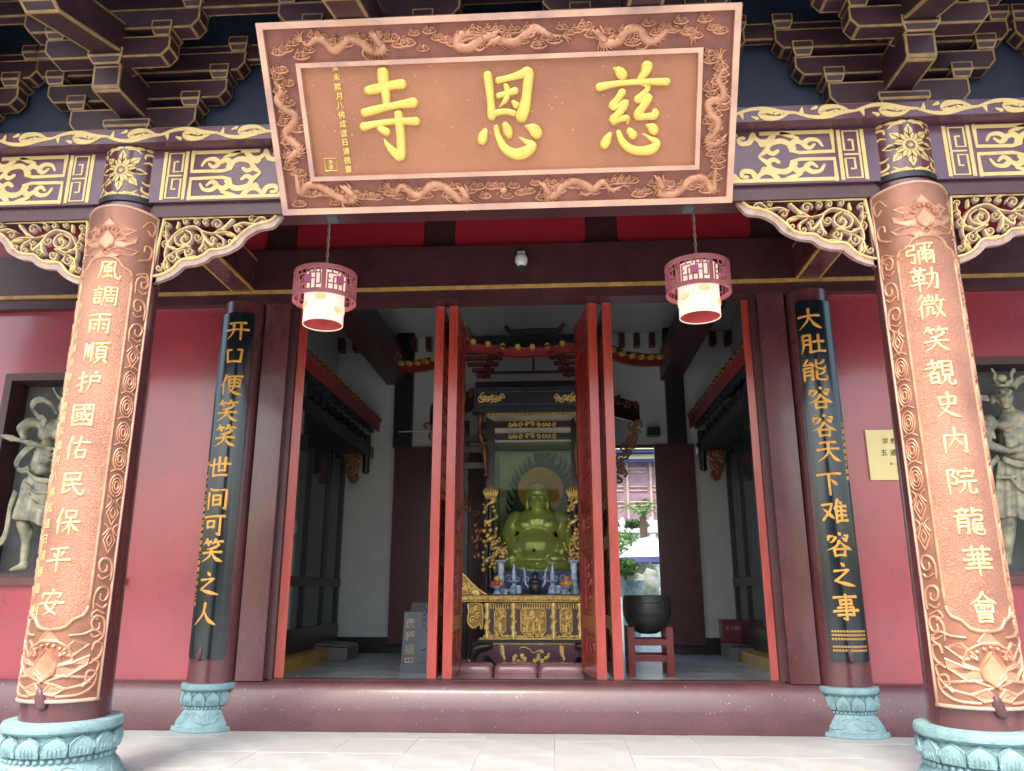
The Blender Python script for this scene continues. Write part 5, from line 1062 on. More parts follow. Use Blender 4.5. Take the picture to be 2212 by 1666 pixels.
        band([(160, 470, .08), (230, 520, .1), (255, 600, .1)], 40); band([(330, 760, .2), (420, 790, .22), (520, 800, .2)], 46); band([(290, 740, .12), (240, 800, .1), (215, 880, .1)], 36); band([(380, 890, .2), (440, 960, .22), (520, 1000, .2)], 36)
        band([(275, 888, .2), (350, 892, .21), (430, 885, .21)], 22)
    b = MB()
    if left:
        c0 = Q(0, 475, .2); c1 = Q(345, 565, .2); c = [Vector(c0).lerp(Vector(c1), f) for f in (0, .1, .3, .36, .5, .64, .7, .9, 1)]; b.tube(c, [.004, .03, .045, .03, .028, .03, .045, .03, .004], 8); b.obj('spearhead_club', 'bronze', t, smooth=True)
    else:
        b.ball(Q(310, 165, .06), (.07, .06, .06), 12); b.tube([Q(250, 205, .05), Q(310, 215, .12), Q(390, 215, .05)], .022, 8); b.obj('hair_knot', 'bronze', t, smooth='all')
        b = MB(); b.tube([Q(300, 293, .145), Q(335, 303, .165)], .007, 5); b.tube([Q(395, 290, .135), Q(370, 303, .16)], .007, 5); b.tube([Q(330, 350, .165), Q(352, 340, .175), Q(378, 350, .16)], .008, 5); b.obj('brow_and_mouth', 'bronze', t)
    rebase(t)
fig(-1, 'weathered bronze guardian relief with a spearhead club in the left wall niche'); fig(1, 'weathered bronze guardian relief with a scowling face in the right wall niche')
# ------------------------------------------------------------------ shrine pavilion
t = thing('shrine_pavilion', 'dark carved six sided shrine pavilion with an upturned roof and gold tile ends', 'shrine', (.05, 4, FL))
S_ = 3.3
def F8(x, y, Y_=S_): return AY((1800+x/2.563)*.5422, (1250+y/2.563)*.5422, Y_)
def F5(x, y, Y_=S_): return AY((1700+x/1.666)*.5422, (1700+y/1.666)*.5422, Y_)
gl0, gr0 = F8(440, 1330), F8(1215, 1330); xl, xr, zt = gl0.x, gr0.x, gl0.z; zb = F5(458, 960).z; xc = (xl+xr)/2; hw = (xr-xl)/2
for sx in (-1, 1):
    x = xc+sx*(hw+.07); b = MB(); b.box(x-.07, x+.07, S_-.06, S_+.08, FL, F8(225, 985).z); b.obj('post', 'darkwood', t)
    x = xc+sx*(hw+.62); b = MB(); b.box(x-.07, x+.07, S_+.85, S_+1.0, FL, F8(225, 985).z); b.obj('post', 'darkwood', t)
for (ya, yb) in ((1290, 1235), (1175, 1115)):
    z0, z1 = F8(400, ya).z, F8(400, yb).z; b = MB(); b.box(xc-hw-.25, xc+hw+.25, S_-.08, S_+.06, z0, z1); o = b.obj('cross_rail', 'darkwood', t)
    b = MB(); zc = (z0+z1)/2
    for k in range(9):
        u = xc-.38+k*.095; b.stroke(spiral(u, zc, .045, 1.1, k*2.2, 1 if k % 2 else -1), .022, .025, lambda p, q, h: (p, S_-.08-h, q), sm=1)
    b.obj('gold_carving', 'goldleaf', o, smooth='all')
b = MB(); b.box(xc-hw, xc+hw, S_-.02, S_+.02, F8(400, 1235).z, F8(400, 1175).z-.0); b.obj('pale_strip', 'paleface', t)
# sloping pale soffit and bead row under the fascia box
zA, zB = F8(450, 1110).z, F8(350, 1045).z; yo = S_-.35
pa, pb = F8(345, 1045, yo), F8(1270, 1045, yo)
b = MB(); b.add([(xc-hw-.0, S_-.05, zA), (xc+hw+.0, S_-.05, zA), (pb.x, yo, pa.z), (pa.x, yo, pa.z)], [(0, 1, 2, 3)]); b.obj('soffit', 'paleface', t, fix=False)
b = MB(); z1 = F8(345, 1000, yo).z
n_ = 44
for k in range(n_): u = pa.x+(pb.x-pa.x)*(k+.5)/n_; b.lathe([(.002, pa.z), (.014, pa.z+.02), (.008, (pa.z+z1)/2), (.014, z1)], 6, (u, yo, 0))
b.obj('baluster_fringe', 'goldleaf', t, smooth='all')
f0, f1 = F8(225, 985, yo-.06), F8(1300, 985, yo-.06); zt2 = F8(225, 755, yo-.06).z
b = MB(); b.box(f0.x, f1.x, yo-.06, yo+.2, f0.z+.02, zt2); o = b.obj('fascia_box', 'shrineblue', t); b = MB(); b.box(f0.x-.03, f1.x+.03, yo-.09, yo+.2, f0.z-.04, f0.z+.018); b.obj('moulding', 'shrineblue', t)
for u0, u1 in ((f0.x+.06, (f0.x+f1.x)/2-.05), ((f0.x+f1.x)/2+.05, f1.x-.06)):
    b = MB(); z0, z1 = f0.z+.1, zt2-.08
    b.stroke([(u0, z0), (u1, z0), (u1, z1), (u0, z1), (u0, z0)], .025, .012, lambda p, q, h: (p, yo-.06-h, q), sm=1); b.obj('panel_moulding', 'shrineblue', o)
for sx, px in ((1, 400), (-1, 1175)):
    c = F8(px, 865, yo-.07); b = MB()
    for k in range(8): b.stroke(spiral(c.x+sx*(-.17+k*.05), c.z+.03*math.sin(k*2), .075-.003*k, 1.2, k*1.7, 1 if k % 2 else -1), .028, .03, lambda p, q, h: (p, yo-.062-h, q), sm=1)
    b.obj('gold_carving', 'goldleaf', o, smooth='all')
# side wings receding (hexagon)
for sx in (-1, 1):
    b = MB(); xa, xb_ = (f0.x if sx < 0 else f1.x), sx*1.95+.05; z0 = f0.z+.02
    b.add([(xa, yo-.04, z0), (xb_, S_+.9, z0), (xb_, S_+.9, zt2), (xa, yo-.04, zt2), (xa, yo+.06, z0), (xb_, S_+1, z0), (xb_, S_+1, zt2), (xa, yo+.06, zt2)], [(0, 1, 2, 3), (7, 6, 5, 4), (0, 4, 5, 1), (3, 2, 6, 7), (1, 5, 6, 2)]); b.obj('side_fascia', 'darkwood', t)
    b = MB()
    for k in range(7):
        f = (k+.5)/7; u = xa+(xb_-xa)*f; y = yo-.05+(S_+.9-yo)*f
        b.stroke(spiral(0, 0, .1, 1.2, k*1.9), .04, .03, lambda p, q, h, u=u, y=y: (u+p*.75, y+p*.6*(1 if sx < 0 else 1)*(-sx)*(-1)-h, z0+.3+q), sm=1)
    b.obj('gold_carving', 'brownscroll', t, smooth='all')
    for (zz, ln_) in ((4.1, .55), (3.9, .6), (3.62, .5)):
        b = MB(); xx = xc+sx*(hw+.14); b.box(min(xx, xx+sx*ln_), max(xx, xx+sx*ln_), S_+.1, S_+.2, zz, zz+.1); b.obj('side_rail', 'darkwood', t)
    # hanging carved brackets below the side eave
    b = MB()
    for k in range(26):
        f = k/25; u = sx*(1.0+.95*(1-f)**.6)+.05; z = 4.45-1.55*f; r = .09*(1-f*.3)
        b.stroke(spiral(u-sx*random.uniform(0, .3)*(1-f), z, r, 1.1, random.uniform(0, 6)), .045, .05, lambda p, q, h: (p, S_+.5-h, q), sm=1)
    b.obj('hanging_carving', 'brownscroll', t, smooth='all')
# upper frame with pale gaps, roof brackets
y3 = S_-.25
for (ya, yb) in ((605, 575), (745, 680)):
    p0, p1 = F8(240, ya, y3), F8(1290, yb, y3); b = MB(); b.box(p0.x, p1.x, y3, y3+.1, p0.z, p1.z); b.obj('upper_rail', 'darkwood', t)
p0, p1 = F8(822, 575, y3), F8(846, 455, y3); b = MB(); b.box(p0.x, p1.x, y3, y3+.06, p0.z, p1.z); b.obj('king_post', 'darkwood', t)
for sx, x in ((-1, F8(330, 500, y3).x), (1, F8(1200, 500, y3).x)):
    for k in range(5):
        z = F8(330, 660, y3).z+k*.085; L_ = .12+.075*k
        b = MB(); b.box(x-L_, x+L_, y3-.1-k*.07, y3+.0-k*.07, z, z+.055); b.obj('roof_bracket', 'darkred', t)
        b = MB(); b.tube([(x, y3, z), (x+sx*-(.1+.06*k), y3-.25-k*.08, z+.06), (x+sx*-(.16+.07*k), y3-.3-k*.08, z+.01)], .02, 6); b.obj('roof_bracket', 'darkred', t)
ye = S_-.75            # front eave
ec = F8(775, 385, ye); el = F8(185, 325, ye); er = F8(1290, 345, ye); tl_ = F8(100, 130, ye); zc_ = ec.z
exl, exr = el.x-.02, 2*ec.x-el.x+.02
side = AY(865, 790, 3.9); sideR = AY(1435, 775, 3.9)
def eave(p0, p1, sag, n_=24, outs=None):
    return [Vector(p0).lerp(Vector(p1), i/n_)+Vector((0, 0, -sag*math.sin(math.pi*i/n_))) for i in range(n_+1)]
cl, cr = Vector((exl, ye, el.z+.03)), Vector((exr, ye, el.z+.03)); sl_, sr_ = Vector((side.x, 3.9, side.z+.0)), Vector((sideR.x, 3.9, sideR.z))
ridgeZ = F8(700, 185, 3.7).z
for nm_, (a, c, sg) in dict(f=(cl, cr, .13), l=(sl_, cl, .13), r=(cr, sr_, .13)).items():
    E = eave(a, c, sg); b = MB(); m = len(E)
    mid = Vector(((a.x+c.x)/2*.3, 3.9, 0)); top = [Vector((e.x*.42+.02, 3.9, ridgeZ)) for e in E]
    mdl = [e.lerp(tp, .5)+Vector((0, 0, -.09)) for e, tp in zip(E, top)]
    vs = [tuple(e+Vector((0, 0, .05))) for e in E]+[tuple(p) for p in mdl]+[tuple(p) for p in top]
    b.add(vs, [(r_*m+i, r_*m+i+1, (r_+1)*m+i+1, (r_+1)*m+i) for r_ in range(2) for i in range(m-1)]); b.obj('roof_slope', 'roofgrey', t, smooth='all', fix=False)
    b = MB(); vs = [tuple(e+Vector((0, 0, .03))) for e in E]+[tuple(e+Vector((0, 0, -.1))) for e in E]+[tuple(e+Vector((0, .12, -.1))) for e in E]
    b.add(vs, [(r_*m+i, r_*m+i+1, (r_+1)*m+i+1, (r_+1)*m+i) for r_ in range(2) for i in range(m-1)]); b.obj('eave_board', 'eavered', t, fix=False)
    for i in range(1, m-1, 3): e = E[i]; d = (c-a).normalized(); nrm = Vector((d.y, -d.x, 0)); b = MB(); nrm = -nrm if nrm.y > 0 else nrm; b.tube([e+nrm*.08+Vector((0, 0, .035)), e-nrm*.1+Vector((0, 0, .035))], .046, 14); b.obj('tile_end', 'tilegold', t)
for s_, tip, nrm in ((-1, cl, Vector((-.5, -.8, 0))), (1, cr, Vector((.5, -.8, 0))), (-1, sl_, Vector((-1, 0, 0))), (1, sr_, Vector((1, 0, 0)))):
    b = MB(); b.tube(cat3([tip-nrm*.25+Vector((0, 0, .06)), tip+Vector((0, 0, .07)), tip+nrm*.13+Vector((0, 0, .18)), tip+nrm*.17+Vector((0, 0, .36))], 4), [.05-.0035*i for i in range(13)], 8)
    for k in range(4): q = tip+nrm*(.02+.03*k)+Vector((0, 0, .1+.05*k)); b.tube([q, q+Vector((-s_*.05, 0, .05)), q+Vector((-s_*.02, 0, .09))], [.02, .015, .004], 6)
    b.obj('upturned_tip', 'brownscroll', t, smooth='all')
b = MB(); pr = [F8(545, 125, 3.6), F8(600, 180, 3.6), F8(700, 190, 3.6), F8(860, 185, 3.6), F8(1000, 180, 3.6), F8(1090, 165, 3.6), F8(1145, 105, 3.6)]; b.tube(cat3(pr, 4), [.02+.05*math.sin(math.pi*(i+2)/28) for i in range(25)], 8); b.obj('ridge', 'roofgrey', t, smooth='all')
# carved dragon pillars flanking the glass
for sx, bx in ((-1, 425), (1, 980)):
    c = F5(bx, 600, S_-.12); b = MB(); zlo, zhi = F5(bx, 960, S_-.12).z, F5(bx, 480, S_-.12).z; pts = []
    b.tube([(c.x, S_-.12, zlo-.3), (c.x, S_-.12, zhi)], .05, 10); b.obj('pillar', 'darkwood', t, smooth=True)
    b = MB()
    for k in range(60): q = k*.42; pts.append((c.x+.085*math.cos(q), S_-.12+.085*math.sin(q), zlo+(zhi-zlo)*k/60))
    b.tube(pts, [.03+.012*math.sin(k) for k in range(60)], 8)
    for k in range(34):
        z = zlo+(zhi-zlo)*random.random(); b.ball((c.x+random.uniform(-.12, .12), S_-.2+random.uniform(-.04, .04), z), random.uniform(.018, .04), 6)
    for k in range(7): b.tube([(c.x+(k-3)*.02, S_-.14, zhi), (c.x+(k-3)*.04, S_-.16, zhi+.12), (c.x+(k-3)*.03, S_-.14, zhi+.25-.02*abs(k-3))], [.025, .018, .003], 6)
    b.obj('coiled_dragon', 'goldleaf', t, smooth='all')
    b = MB(); xx = c.x-.17*(1 if sx < 0 else -1)
    for k in range(24): z = F5(bx, 870).z+random.uniform(0, .55); b.ball((xx+random.uniform(-.14, .14), S_-.1, z), (random.uniform(.02, .05), .03, random.uniform(.03, .07)), 6)
    b.obj('gold_wing', 'goldleaf' if sx > 0 else 'brownscroll', t, smooth='all')
    b = MB(); b.tube(cat3([F8(300 if sx < 0 else 1250, 1020, S_-.2), F8(285 if sx < 0 else 1290, 1200, S_-.2), F8(330 if sx < 0 else 1270, 1380, S_-.2), F8(350 if sx < 0 else 1280, 1660, S_-.2)], 6), [.035+.015*math.sin(k*1.1) for k in range(19)], 8); b.obj('carved_drop', 'brownscroll', t, smooth='all')
# inside of the case
b = MB(); b.box(xc-hw-.05, xc+hw+.05, S_+1.35, S_+1.4, zb-.2, zt+.1); b.obj('case_back', 'paleface', t)
for sx in (-1, 1): b = MB(); x = xc+sx*(hw+.02); b.box(x-.01, x+.01, S_+.09, S_+1.35, zb-.2, zt+.1); b.obj('case_side', 'whitewall', t)
b = MB(); b.box(xc-hw, xc+hw, S_+.05, S_+1.35, zt+.04, zt+.1); b.obj('case_top', 'whitewall', t)
b = MB(); b.box(xc-hw, xc+hw, S_+.02, S_+1.35, FL, zb); b.obj('case_base', 'darkwood', t)
b = MB(); b.box(xc-hw, xc+hw, S_+.0, S_+.02, zb-.3, zb); o = b.obj('blue_wave_panel', 'bluetrim', t); b = MB()
for k in range(9): b.stroke(spiral(xc-hw+.08+k*.15, zb-.12, .06, 1.3, k), .02, .008, lambda p, q, h: (p, S_-.002-h, q), sm=1)
b.obj('wave_scroll', 'porcelain', o, smooth='all')
# flame halo
hc = F5(780, 330, S_+1.2); HZ = F5(780, 130, S_+1.2).z
b = MB(); pl = [(-.62, 2.2), (-.62, 3.0), (-.5, 3.45), (-.25, 3.78), (0, HZ-.08), (.25, 3.78), (.5, 3.45), (.62, 3.0), (.62, 2.2)]
b.prism([(hc.x+u, v) for u, v in pl], 'y', S_+1.2, S_+1.23); o = b.obj('halo_board', 'halo', t)
b = MB()
for k in range(30):
    f = (k+.5)/30; a = cat2(pl, 8); i = int(len(a)*f*.999); u, v = a[i]; nx = u*1.1; nz = .45
    L_ = math.hypot(nx, nz); nx /= L_; nz /= L_; d = .2
    b.stroke([(hc.x+u, v), (hc.x+u+nx*d*.5+.02, v+nz*d*.5+.04), (hc.x+u+nx*d*.55, v+nz*d+.08)], [.07, .04, .005], .02, lambda p, q, h: (p, S_+1.2-h, q))
b.obj('flame_fringe', 'halo', o, smooth='all')
b = MB(); c = F5(755, 420, S_+1.15); b.lathe([(.001, 0), (.42, 0), (.42, .03), (.4, .04)], 32); vs_l = [(c.x+p[0], S_+1.15+p[2], c.z+p[1]) for p in b.v]; b.v = vs_l; b.obj('orange_disc', 'haloorange', t, smooth=True)
b = MB(); b.box(xc-hw, xc+hw, S_-.012, S_-.002, zb, zt); b.obj('glass_pane', 'glass', t)
rebase(t)
# golden laughing figure inside
yb_ = S_+.75; sc = .00118*1.0
t = thing('golden_buddha', 'golden laughing seated figure with bare belly behind the glass', 'statue', (xc, yb_, zb))
def Q(px, py, d=0): p = F5(px, py, yb_-d); return (p.x, p.y, p.z)
kk = .0052/1.666*.5422/.5422*1.15
kk = (F5(100, 0, yb_).x-F5(0, 0, yb_).x)/100
B = [('b', Q(735, 450), (75*kk, 70*kk, 82*kk)), ('b', Q(735, 505, .15), (58*kk, 50*kk, 45*kk)), ('b', Q(668, 500, .02), (16*kk, 20*kk, 60*kk)), ('b', Q(802, 500, .02), (16*kk, 20*kk, 60*kk)),
     ('b', Q(735, 640), (150*kk, 100*kk, 95*kk)), ('b', Q(660, 655, .15), (70*kk, 50*kk, 50*kk)), ('b', Q(805, 655, .15), (70*kk, 50*kk, 50*kk)), ('b', Q(725, 800, .12), (150*kk, 120*kk, 120*kk)), ('b', Q(725, 920), (230*kk, 150*kk, 70*kk)),
     ('l', [Q(590, 620), Q(540, 720, .1), Q(590, 830, .3)], [55*kk, 38*kk]), ('l', [Q(870, 620), Q(920, 720, .1), Q(900, 830, .25)], [55*kk, 38*kk]), ('b', Q(850, 880, .3), (60*kk, 45*kk, 38*kk)), ('b', Q(560, 880, .25), (55*kk, 45*kk, 40*kk)),
     ('l', [Q(560, 930, .2), Q(700, 960, .4)], [60*kk, 40*kk]), ('l', [Q(900, 930, .2), Q(760, 965, .4)], [60*kk, 40*kk]),
     ('b', Q(735, 490, .3), (14*kk, 16*kk, 16*kk)), ('b', Q(705, 462, .24), (22*kk, 14*kk, 8*kk)), ('b', Q(765, 462, .24), (22*kk, 14*kk, 8*kk)), ('b', Q(735, 520, .27), (30*kk, 14*kk, 8*kk))]
blobs('body', B, 'buddhagold', t, .018, 3); b = MB(); p = Q(712, 822, .12+120*kk+.01); b.ball(p, (.03, .012, .03), 10); b.obj('navel', 'black', t, smooth='all')
b = MB()
for k in range(5): b.tube(cat3([Q(560-10*k, 640, .1), Q(575-8*k, 760+10*k, .2), Q(640-10*k, 900+6*k, .3)], 5), .02, 6); b.tube(cat3([Q(900+10*k, 640, .1), Q(885+8*k, 760+10*k, .2), Q(820+10*k, 900+6*k, .3)], 5), .02, 6)
b.obj('robe_fold', 'goldleaf', t, smooth='all'); rebase(t)
# ------------------------------------------------------------------ altar table
T_ = 2.45
def F7(x, y, Y_=T_): return AY((1800+x/3.085)*.5422, (2180+y/3.085)*.5422, Y_)
t = thing('altar_table', 'gilded carved altar table with a scrolled wing standing on dark lion feet', 'altar table', (.1, T_+.3, FL))
a, c = F7(50, 590), F7(1640, 672); zt = a.z; cxm = F7(1000, 600).x; XR = 2*cxm-a.x
b = MB(); b.box(a.x, XR, T_, T_+.75, c.z, zt-.012); b.obj('top_edge', 'goldleaf', t); b = MB(); b.box(a.x+.25, XR-.25, T_+.0, T_+.75, zt-.0119, zt+.01); b.obj('table_top', 'darkwood', t)
MPt = lambda u, v, h, y=T_: (u, y-h, v)
def scrollrow(b, u0, u1, z, r, n_, y=T_, w_=.03, h=.025, seed=1):
    rr = random.Random(seed)
    for k in range(n_):
        u = u0+(u1-u0)*(k+.5)/n_; s_ = 1 if k % 2 else -1
        b.stroke(spiral(u, z, r, 1.1, 1.2*k, s_), [w_*(.6+.4*i/14) for i in range(15)], h, lambda p, q, hh: (p, y-hh, q), sm=1)
        b.stroke([(u+r*.6, z-s_*r*.5), (u+r*1.3, z+s_*r*.2), (u+r*1.9, z+s_*r*.7)], [w_*.5, w_, w_*.3], h, lambda p, q, hh: (p, y-hh, q))
b = MB(); b.box(a.x+.015, XR-.015, T_-.006, T_-.001, c.z+.012, zt-.025, 0); b.obj('edge_ground', 'goldground', t)
b = MB(); scrollrow(b, a.x+.04, XR-.04, (c.z+zt)/2, .032, 30, y=T_-.006, w_=.028, h=.02); b.obj('edge_carving', 'goldleaf', t, smooth='all')
b = MB()
for k in range(2): b.stroke([(a.x, (c.z+.005, zt-.015)[k]), (XR, (c.z+.005, zt-.015)[k])], .014, .02, lambda p, q, h: (p, T_-.0-h, q), sm=1)
b.obj('edge_bead', 'goldleaf', t, smooth='all')
for sx in (-1, 1):       # curled wings
    M_ = lambda px: (F7(px, 500).x if sx < 0 else 2*cxm-F7(px, 500).x)
    Zz = lambda py: F7(100, py).z
    pl = [(M_(40), Zz(290)), (M_(85), Zz(305)), (M_(150), Zz(345)), (M_(210), Zz(410)), (M_(270), Zz(470)), (M_(340), Zz(530)), (M_(420), Zz(580)), (M_(60), Zz(590)), (M_(40), Zz(560))]
    b = MB(); b.prism([pl[i] for i in range(9)], 'y', T_+.02, T_+.06); b.obj('wing_board', 'goldground', t)
    b = MB(); b.stroke(pl[:7], .035, .04, lambda p, q, h: (p, T_+.02-h, q)); b.stroke([pl[7], pl[8], pl[0]], .03, .04, lambda p, q, h: (p, T_+.02-h, q), sm=1)
    rr = random.Random(5)
    for k in range(26):
        f = rr.random(); px = 60+f*270; top = 310+max(0, (px-60))*.82+30; py = rr.uniform(top, 570)
        b.stroke(spiral(M_(px), Zz(py), .035, 1, rr.uniform(0, 6)), .018, .03, lambda p, q, h: (p, T_+.02-h, q), sm=1); b.stroke([(M_(px), Zz(py)), (M_(px+rr.uniform(-30, 30)), Zz(py+rr.uniform(-25, 25)))], [.022, .006], .03, lambda p, q, h: (p, T_+.02-h, q), sm=1)
    b.obj('wing_carving', 'goldleaf', t, smooth='all')
    # hanging carved bracket below the overhang
    P1 = [(M_(190), Zz(705)), (M_(365), Zz(705)), (M_(372), Zz(990)), (M_(350), Zz(995)), (M_(340), Zz(940)), (M_(280), Zz(1000)), (M_(220), Zz(970)), (M_(190), Zz(900)), (M_(205), Zz(800))]
    b = MB(); b.prism(P1, 'y', T_+.1, T_+.13); b.obj('drop_board', 'goldground', t); b = MB(); b.stroke(P1+[P1[0]], .03, .04, lambda p, q, h: (p, T_+.1-h, q), sm=2)
    for q in ((250, 790, .05), (310, 850, .05), (250, 900, .055), (290, 760, .04)): b.stroke(spiral(M_(q[0]), Zz(q[1]), q[2], 1.2, 1), .026, .035, lambda p, q_, h: (p, T_+.1-h, q_), sm=1)
    b.obj('drop_carving', 'goldleaf', t, smooth='all')
zu, zl = F7(100, 690).z, F7(100, 1140).z; xa, xb_ = F7(400, 800).x, 2*cxm-F7(400, 800).x
b = MB(); b.box(xa, xb_, T_+.1, T_+.7, zl, c.z); b.obj('body_box', 'purple', t)
for px in (430, 755): 
    for sx in (-1, 1):
        x = F7(px, 900).x; x = x if sx < 0 else 2*cxm-x
        b = MB(); b.lathe([(.045, zl), (.06, zl+.03), (.035, zl+.09), (.04, zl+.2), (.03, (zl+zu)/2), (.042, zu-.17), (.035, zu-.1), (.06, zu-.03), (.05, zu)], 10, (x, T_+.07, 0))
        for k in range(10): q = k*1.3; b.ball((x+.035*math.cos(q), T_+.045, zl+.1+(zu-zl-.2)*k/10), (.022, .02, .03), 6)
        b.obj('gilded_post', 'goldleaf', t, smooth='all')
b = MB()
for k in range(40): u = xa+.02+(xb_-xa-.04)*k/39; b.lathe([(.003, zu-.1), (.014, zu-.07), (.008, zu-.04), (.013, zu-.005)], 6, (u, T_+.08, 0))
b.box(xa, xb_, T_+.06, T_+.1, zu-.008, zu+.008); b.obj('bead_fringe', 'goldleaf', t, smooth='all')
for (u0, u1, v0, v1) in ((525, 665, 755, 1070), (850, 1155, 750, 1070), (1335, 1475, 755, 1070)):
    p0, p1 = F7(u0, v1, T_+.08), F7(u1, v0, T_+.08); c_ = .045; X0, X1, Z0, Z1 = p0.x, p1.x, p0.z, p1.z
    oc = [(X0+c_, Z0), (X1-c_, Z0), (X1, Z0+c_), (X1, Z1-c_), (X1-c_, Z1), (X0+c_, Z1), (X0, Z1-c_), (X0, Z0+c_)]
    b = MB(); b.prism(oc, 'y', T_+.085, T_+.1); b.obj('panel_ground', 'goldground', t)
    b = MB(); b.stroke(oc+[oc[0]], .022, .035, lambda p, q, h: (p, T_+.085-h, q), sm=1)
    rr = random.Random(int(u0)); n_ = int((X1-X0)*(Z1-Z0)*420)
    for k in range(n_):
        u, v = rr.uniform(X0+.03, X1-.03), rr.uniform(Z0+.03, Z1-.03); an = rr.uniform(0, 6)
        if k % 3 == 0: b.stroke(spiral(u, v, .028, 1, an), .016, .03, lambda p, q, h: (p, T_+.085-h, q), sm=1)
        else: b.stroke([(u, v), (u+.03*math.cos(an), v+.03*math.sin(an)), (u+.05*math.cos(an+.6), v+.05*math.sin(an+.6))], [.03, .026, .01], .032, lambda p, q, h: (p, T_+.085-h, q))
    for k in range(3 if X1-X0 > .2 else 1):      # small carved figures
        u = X0+(X1-X0)*(k+1)/(4 if X1-X0 > .2 else 2); b.stroke([(u, Z0+.03), (u, Z0+.13), (u, Z0+.17)], [.07, .05, .03], .05, lambda p, q, h: (p, T_+.085-h, q)); b.stroke([(u, Z0+.2), (u+.002, Z0+.2)], .035, .05, lambda p, q, h: (p, T_+.085-h, q), sm=1)
    b.obj('panel_carving', 'goldleaf', t, smooth='all')
b = MB(); scrollrow(b, xa-.04, xb_+.04, zl+.045, .032, 18, y=T_+.07, w_=.03, h=.03, seed=2); b.stroke([(xa-.08, zl+.01), (xb_+.08, zl+.01)], .03, .03, lambda p, q, h: (p, T_+.07-h, q), sm=1); b.obj('foot_carving', 'goldleaf', t, smooth='all')
b = MB(); b.box(xa-.12, xb_+.12, T_+.02, T_+.75, zl-.05, zl-.005); b.obj('plinth_board', 'darkwood', t)
b = MB(); zf = F7(500, 1190).z
for k in range(60): u = xa-.08+(xb_-xa+.16)*k/59; b.ball((u, T_+.0, zf), .014, 6)
b.obj('gold_bead_row', 'goldleaf', t, smooth='all')
z1, z0 = F7(100, 1210).z, FL+.008
mx = lambda px: F7(px, 1300).x
xs = [mx(250), mx(1000)]; half = [(mx(250), z0+.02), (mx(235), z1-.12), (mx(260), z1+.03), (cxm, z1+.03)]
A_ = [(mx(265), z1+.04), (mx(240), z1-.05), (mx(235), z0+.1), (mx(215), z0), (mx(300), z0), (mx(340), z0+.09), (mx(390), z0+.17), (mx(460), z0+.17), (mx(510), z0+.09), (mx(560), z0+.04), (mx(700), z0+.03), (mx(800), z0+.015), (cxm, z0+.005)]
full = A_+[(2*cxm-u, v) for u, v in reversed(A_[:-1])]
b = MB(); b.prism(full, 'y', T_+.0, T_+.08); b.obj('carved_apron', 'purple', t)
for sx in (-1, 1):
    Xx = lambda u: u if sx < 0 else 2*cxm-u
    b = MB(); b.tube(cat3([(Xx(mx(500)), T_-.01, z1-.0), (Xx(mx(400)), T_-.03, z1-.01), (Xx(mx(290)), T_-.05, z1-.05), (Xx(mx(260)), T_-.06, z1-.16), (Xx(mx(270)), T_-.04, z0+.06)], 4), [.05, .055, .06, .065, .07, .07, .07, .07, .07, .065, .06, .06, .055, .05, .045, .045, .04], 10); b.ball((Xx(mx(300)), T_-.07, z1-.08), (.05, .04, .045), 10); b.obj('lion_foot', 'darkwood', t, smooth='all')
    b = MB(); b.stroke([(Xx(mx(225)), z0+.12), (Xx(mx(235)), z0+.04), (Xx(mx(290)), z0+.05), (Xx(mx(310)), z0+.09)], [.03, .05, .045, .01], .05, lambda p, q, h: (p, T_-.08-h, q)); b.obj('gold_claw', 'goldleaf', t, smooth='all')
    b = MB()
    for k in range(7): an = 1.2+k*.25; u = Xx(mx(640)); b.stroke([(u, z0+.12+.03*k), (u+.05*math.cos(an), z0+.14+.03*k), (u+.07*math.cos(an+1), z0+.18+.025*k)], [.03, .025, .006], .02, lambda p, q, h: (p, T_-h, q))
    b.obj('gold_leaf_carving', 'goldleaf', t, smooth='all')
b = MB()
for (u0, s_) in ((800, 1), (1120, -1)):
    for k in range(8): b.stroke(spiral(mx(u0)+random.uniform(-.12, .12), (z0+z1)/2+random.uniform(-.07, .07), .03, 1.1, k), .022, .02, lambda p, q, h: (p, T_-h, q), sm=1)
b.stroke([(mx(830), z1-.04), (mx(880), z1-.02), (mx(960), z1-.05), (mx(1000), z1-.1), (mx(1080), z1-.06)], .016, .02, lambda p, q, h: (p, T_-h, q)); b.obj('gold_flower_carving', 'goldleaf', t, smooth='all')
rebase(t)
# things on the table
def put(name, lab, cat_, px, parts, y=T_+.3, group=None):
    p = F7(px, 560, y); t_ = thing(name, lab, cat_, (p.x, y, zt+.012), group)
    for nm, b_, m_ in parts: b_.obj(nm, m_, t_, smooth=True)
    return t_
def L(prof, c=(0, 0, 0), n=20): b_ = MB(); b_.lathe(prof, n, c); return b_
zsc = 1.0
vase = [(.075, 0), (.08, .02), (.07, .1), (.05, .17), (.048, .2), (.06, .22), (.05, .25), (.05, .36), (.06, .38), (.05, .4), (.055, .47), (.12, .52), (.122, .525), (.04, .5)]
for px, y, lb in ((605, T_+.42, 'tall blue and white porcelain vase behind the left fruit dish'), (1505, T_+.42, 'tall blue and white porcelain vase at the right end of the altar')): put('vase', lb, 'vase', px, [('vase_body', L(vase), 'porcelain')], y, 'porcelain altar ware')
cs = [(.08, 0), (.085, .02), (.07, .09), (.035, .14), (.035, .16), (.1, .19), (.105, .21), (.03, .21), (.045, .26), (.02, .4), (.018, .44), (.06, .455), (.062, .46), (.01, .455)]
for px, lb in ((765, 'blue and white candlestick left of the dark incense burner'), (1240, 'blue and white candlestick right of the dark incense burner')): put('candlestick', lb, 'candlestick', px, [('stem', L(cs), 'porcelain')], T_+.35, 'porcelain altar ware')
